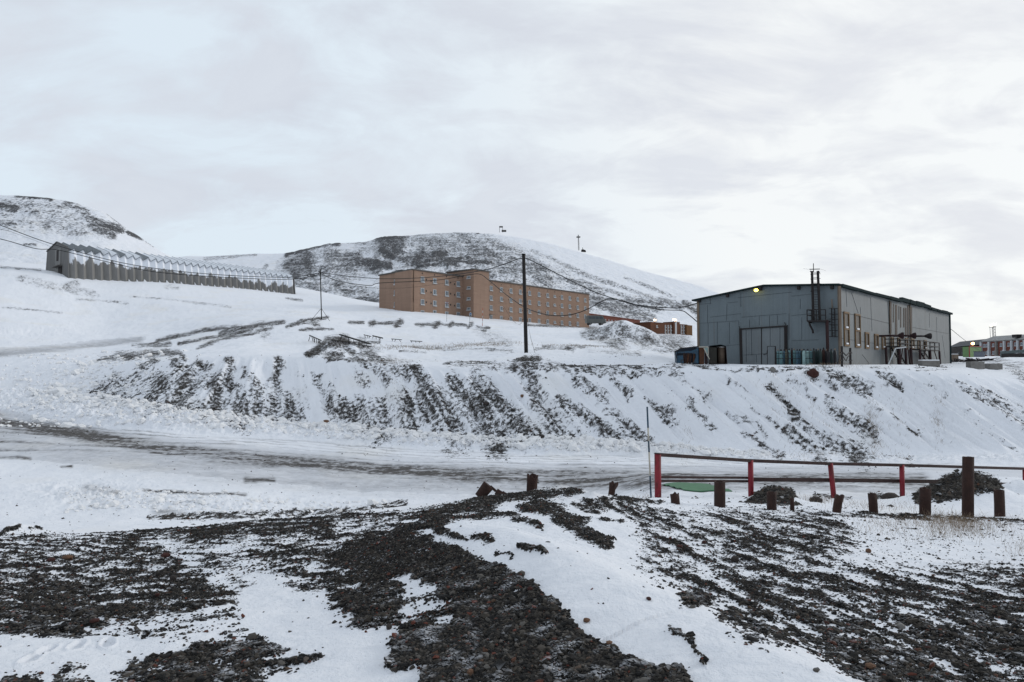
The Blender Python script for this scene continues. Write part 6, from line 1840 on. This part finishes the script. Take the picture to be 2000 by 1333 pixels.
M['lamp_r'] = emit('lamp_amber', (1.0, .50, .12), 14)
mb = MB(); mb.tube([lm - UP * .34, lm - UP * .2, lm + UP * .2, lm + UP * .34], [.18, .4, .4, .18], 10).build('bulb', M['lamp_r'], root2)
bb0 = P(1912.5, 692, 190)
root = thing('grey_cabin', atz(bb0, zc0 - .4), 'small blue grey cabin beside the green container', 'cabin')
MB().box(P(1912.5, 692.5, 188), (.85, 0, 0), (0, 1, 0), (0, 0, .75)).build('wall', simple('blue_grey_sheet', (.12, .135, .16), (.09, .10, .125), 1), root)
MB().box(P(1912.5, 687, 188) + UP * .02, (.95, 0, 0), (0, 1.1, 0), (0, 0, .08)).build('roof', M['slab'], root)
# lattice light mast with lit floodlights
mb0, mt0 = P(1941, 672, 330), P(1938.5, 639, 330)
root = thing('light_mast', mb0 - UP * 6, 'lattice light mast with lit floodlights above the terrace', 'light mast')
mb = MB(); hw = .75
for dx in (-hw, hw):
    for dy in (-hw, hw): mb.beam(mb0 + Vector((dx, dy, -7)), mt0 + Vector((dx, dy, 0)), .13, .13)
for k in range(12):
    q = mb0.lerp(mt0, k / 12); q2 = mb0.lerp(mt0, (k + 1) / 12); s = hw if k % 2 else -hw
    mb.beam(q + Vector((-s, -hw, 0)), q2 + Vector((s, -hw, 0)), .09, .09).beam(q + Vector((-hw, -hw, 0)), q + Vector((hw, -hw, 0)), .09, .09)
mb.build('lattice', simple('grey_lattice', (.13, .13, .14), None, 1), root)
MB().box(mt0, (1.0, 0, 0), (0, 1, 0), (0, 0, .15)).build('platform', M['black'], root)
M['lamp_w'] = emit('lamp_warm_white', (1.0, .93, .70), 8)
for dx, dz in ((-1.0, .7), (-.2, 1.2), (.7, 1.3)):
    MB().box(mt0 + Vector((dx, -.5, dz)), (.42, 0, 0), (0, .2, 0), (0, 0, .34)).build('floodlight', M['lamp_w'], root)
# grey vehicle shelter at the frame edge
root = thing('grey_shelter', P(1995, 697, 160), 'grey green open shelter cut by the right edge', 'shelter')
s0, s1 = P(1977.5, 697, 160), P(2040, 697, 150)
ztp = P(1990, 683.5, 160).z; zbt = P(1990, 697, 160).z
sh = simple('grey_green_sheet', (.085, .11, .115), (.06, .08, .085), 1)
MB().prism([atz(s0, ztp - .8), atz(s1, ztp - .8), atz(s1, ztp), atz(s0, ztp - .3)], (0, 4, 0)).build('roof', sh, root)
MB().prism([atz(s0, zbt - 1), atz(s0, zbt - 1) + Vector((.5, 0, 0)), atz(s0, ztp - .8) + Vector((.5, 0, 0)), atz(s0, ztp - .8)], (0, 4, 0)).build('wall', sh, root)
MB().prism([atz(s0, zbt - 1), atz(s1, zbt - 1), atz(s1, ztp - .9), atz(s0, ztp - .9)], (0, .1, 0)).build('back_wall', M['black'], root).location.y += 3.5
# heap of dark scrap between the warehouse and the terrace
rng = np.random.default_rng(8)
for i, (px, D, lab) in enumerate([(1866, 101, 'tangle of dark scrap at the foot of the far warehouse corner'), (1884, 103, 'tangle of dark scrap in the snow under the green container'), (1912, 104, 'dark scrap tangle farthest right of the warehouse')]):
    q = G(px, D); root = thing('scrap_heap', q, lab, 'scrap', 'dark scrap heaps right of the warehouse')
    mb = MB()
    for k in range(16):
        a = q + Vector((rng.normal(0, .08), rng.normal(0, .08), .15)); d = Vector((rng.normal(0, 1.5), rng.normal(0, .4), rng.uniform(-.1, .45)))
        mb.beam(a, a + d, rng.uniform(.06, .2), rng.uniform(.05, .16))
    mb.build('tangle', M['black'], root)
# ------------------------------------------------------------------ sky, sun, camera
SUN_AZ, SUN_EL = math.radians(72), math.radians(20)
w = bpy.data.worlds.new('World'); SC.world = w; w.use_nodes = True
nt = w.node_tree; nt.nodes.clear()
out = nt.nodes.new('ShaderNodeOutputWorld'); bg = nt.nodes.new('ShaderNodeBackground'); bgc = nt.nodes.new('ShaderNodeBackground')
sky = nt.nodes.new('ShaderNodeTexSky'); sky.sky_type = 'NISHITA'; sky.sun_disc = False
sky.sun_elevation = SUN_EL; sky.sun_rotation = SUN_AZ
L(nt, sky.outputs[0], bg.inputs['Color']); bg.inputs['Strength'].default_value = .07
tc = nt.nodes.new('ShaderNodeTexCoord').outputs['Generated']
sp = nt.nodes.new('ShaderNodeSeparateXYZ'); L(nt, tc, sp.inputs[0])
zc = mth(nt, 'ADD', mth(nt, 'MAXIMUM', sp.outputs[2], 0.0) , .34)
cb = nt.nodes.new('ShaderNodeCombineXYZ')
L(nt, mth(nt, 'DIVIDE', sp.outputs[0], zc), cb.inputs[0]); L(nt, mth(nt, 'DIVIDE', sp.outputs[1], zc), cb.inputs[1])
p = cb.outputs[0]
n1 = noise(nt, mapv(nt, p, (1.5, 2.6, 1), (0, 0, .5), (3.1, 1.7, 0)), 1.0, 8, .56, .5)
n2 = noise(nt, mapv(nt, p, (3.6, 5.6, 1), (0, 0, .45), (7.7, 2.2, 4)), 1.0, 9, .60, .6)
c = mth(nt, 'ADD', mth(nt, 'MULTIPLY', n1, .62), mth(nt, 'MULTIPLY', n2, .38))
# brighter cloud towards the hidden low sun on the right
gd = nt.nodes.new('ShaderNodeVectorMath'); gd.operation = 'DOT_PRODUCT'
L(nt, tc, gd.inputs[0]); gd.inputs[1].default_value = Vector((.60, .76, .30)).normalized()
glow = mth(nt, 'POWER', mth(nt, 'MAXIMUM', gd.outputs['Value'], 0.0), 6.0)
c = mth(nt, 'SUBTRACT', c, mth(nt, 'MULTIPLY', glow, .05))
cl = ramp(nt, c, .43, .54)
clear = mixc(nt, mth(nt, 'MINIMUM', mth(nt, 'MULTIPLY', glow, 1.5), 1.0), (.70, .79, .87), (.88, .90, .905))
grey = mixc(nt, glow, (.615, .655, .73), (.685, .70, .75))
grey = mixc(nt, ramp(nt, n2, .35, .65), grey, mixc(nt, glow, (.66, .705, .775), (.76, .775, .81)))
col = mixc(nt, cl, clear, grey)
# nearer the horizon the cloud is greyer
L(nt, col, bgc.inputs['Color']); bgc.inputs['Strength'].default_value = 1.05
mx = nt.nodes.new('ShaderNodeMixShader'); mx.inputs[0].default_value = .90
L(nt, bg.outputs[0], mx.inputs[1]); L(nt, bgc.outputs[0], mx.inputs[2]); L(nt, mx.outputs[0], out.inputs['Surface'])

sl = bpy.data.lights.new('sun', 'SUN'); sl.energy = 1.0; sl.angle = math.radians(16); sl.color = (1, .95, .88)
so = bpy.data.objects.new('sun', sl); COL.objects.link(so)
sd = Vector((math.sin(SUN_AZ) * math.cos(SUN_EL), math.cos(SUN_AZ) * math.cos(SUN_EL), math.sin(SUN_EL)))
so.rotation_euler = sd.to_track_quat('Z', 'Y').to_euler(); so.location = sd * 300

cd = bpy.data.cameras.new('camera'); cam = bpy.data.objects.new('camera', cd); COL.objects.link(cam)
cd.sensor_width = 36; cd.lens = 36 * F / 2000; cd.clip_start = .1; cd.clip_end = 20000
cam.rotation_euler = (math.pi / 2 + TH, 0, 0); SC.camera = cam
SC.view_settings.view_transform = 'Standard'; SC.view_settings.look = 'None'
SC.view_settings.exposure = .10; SC.view_settings.gamma = 1; SC.view_settings.use_curve_mapping = False
SC.cycles.max_bounces = 5; SC.cycles.diffuse_bounces = 3; SC.cycles.glossy_bounces = 2
SC.cycles.use_denoising = True
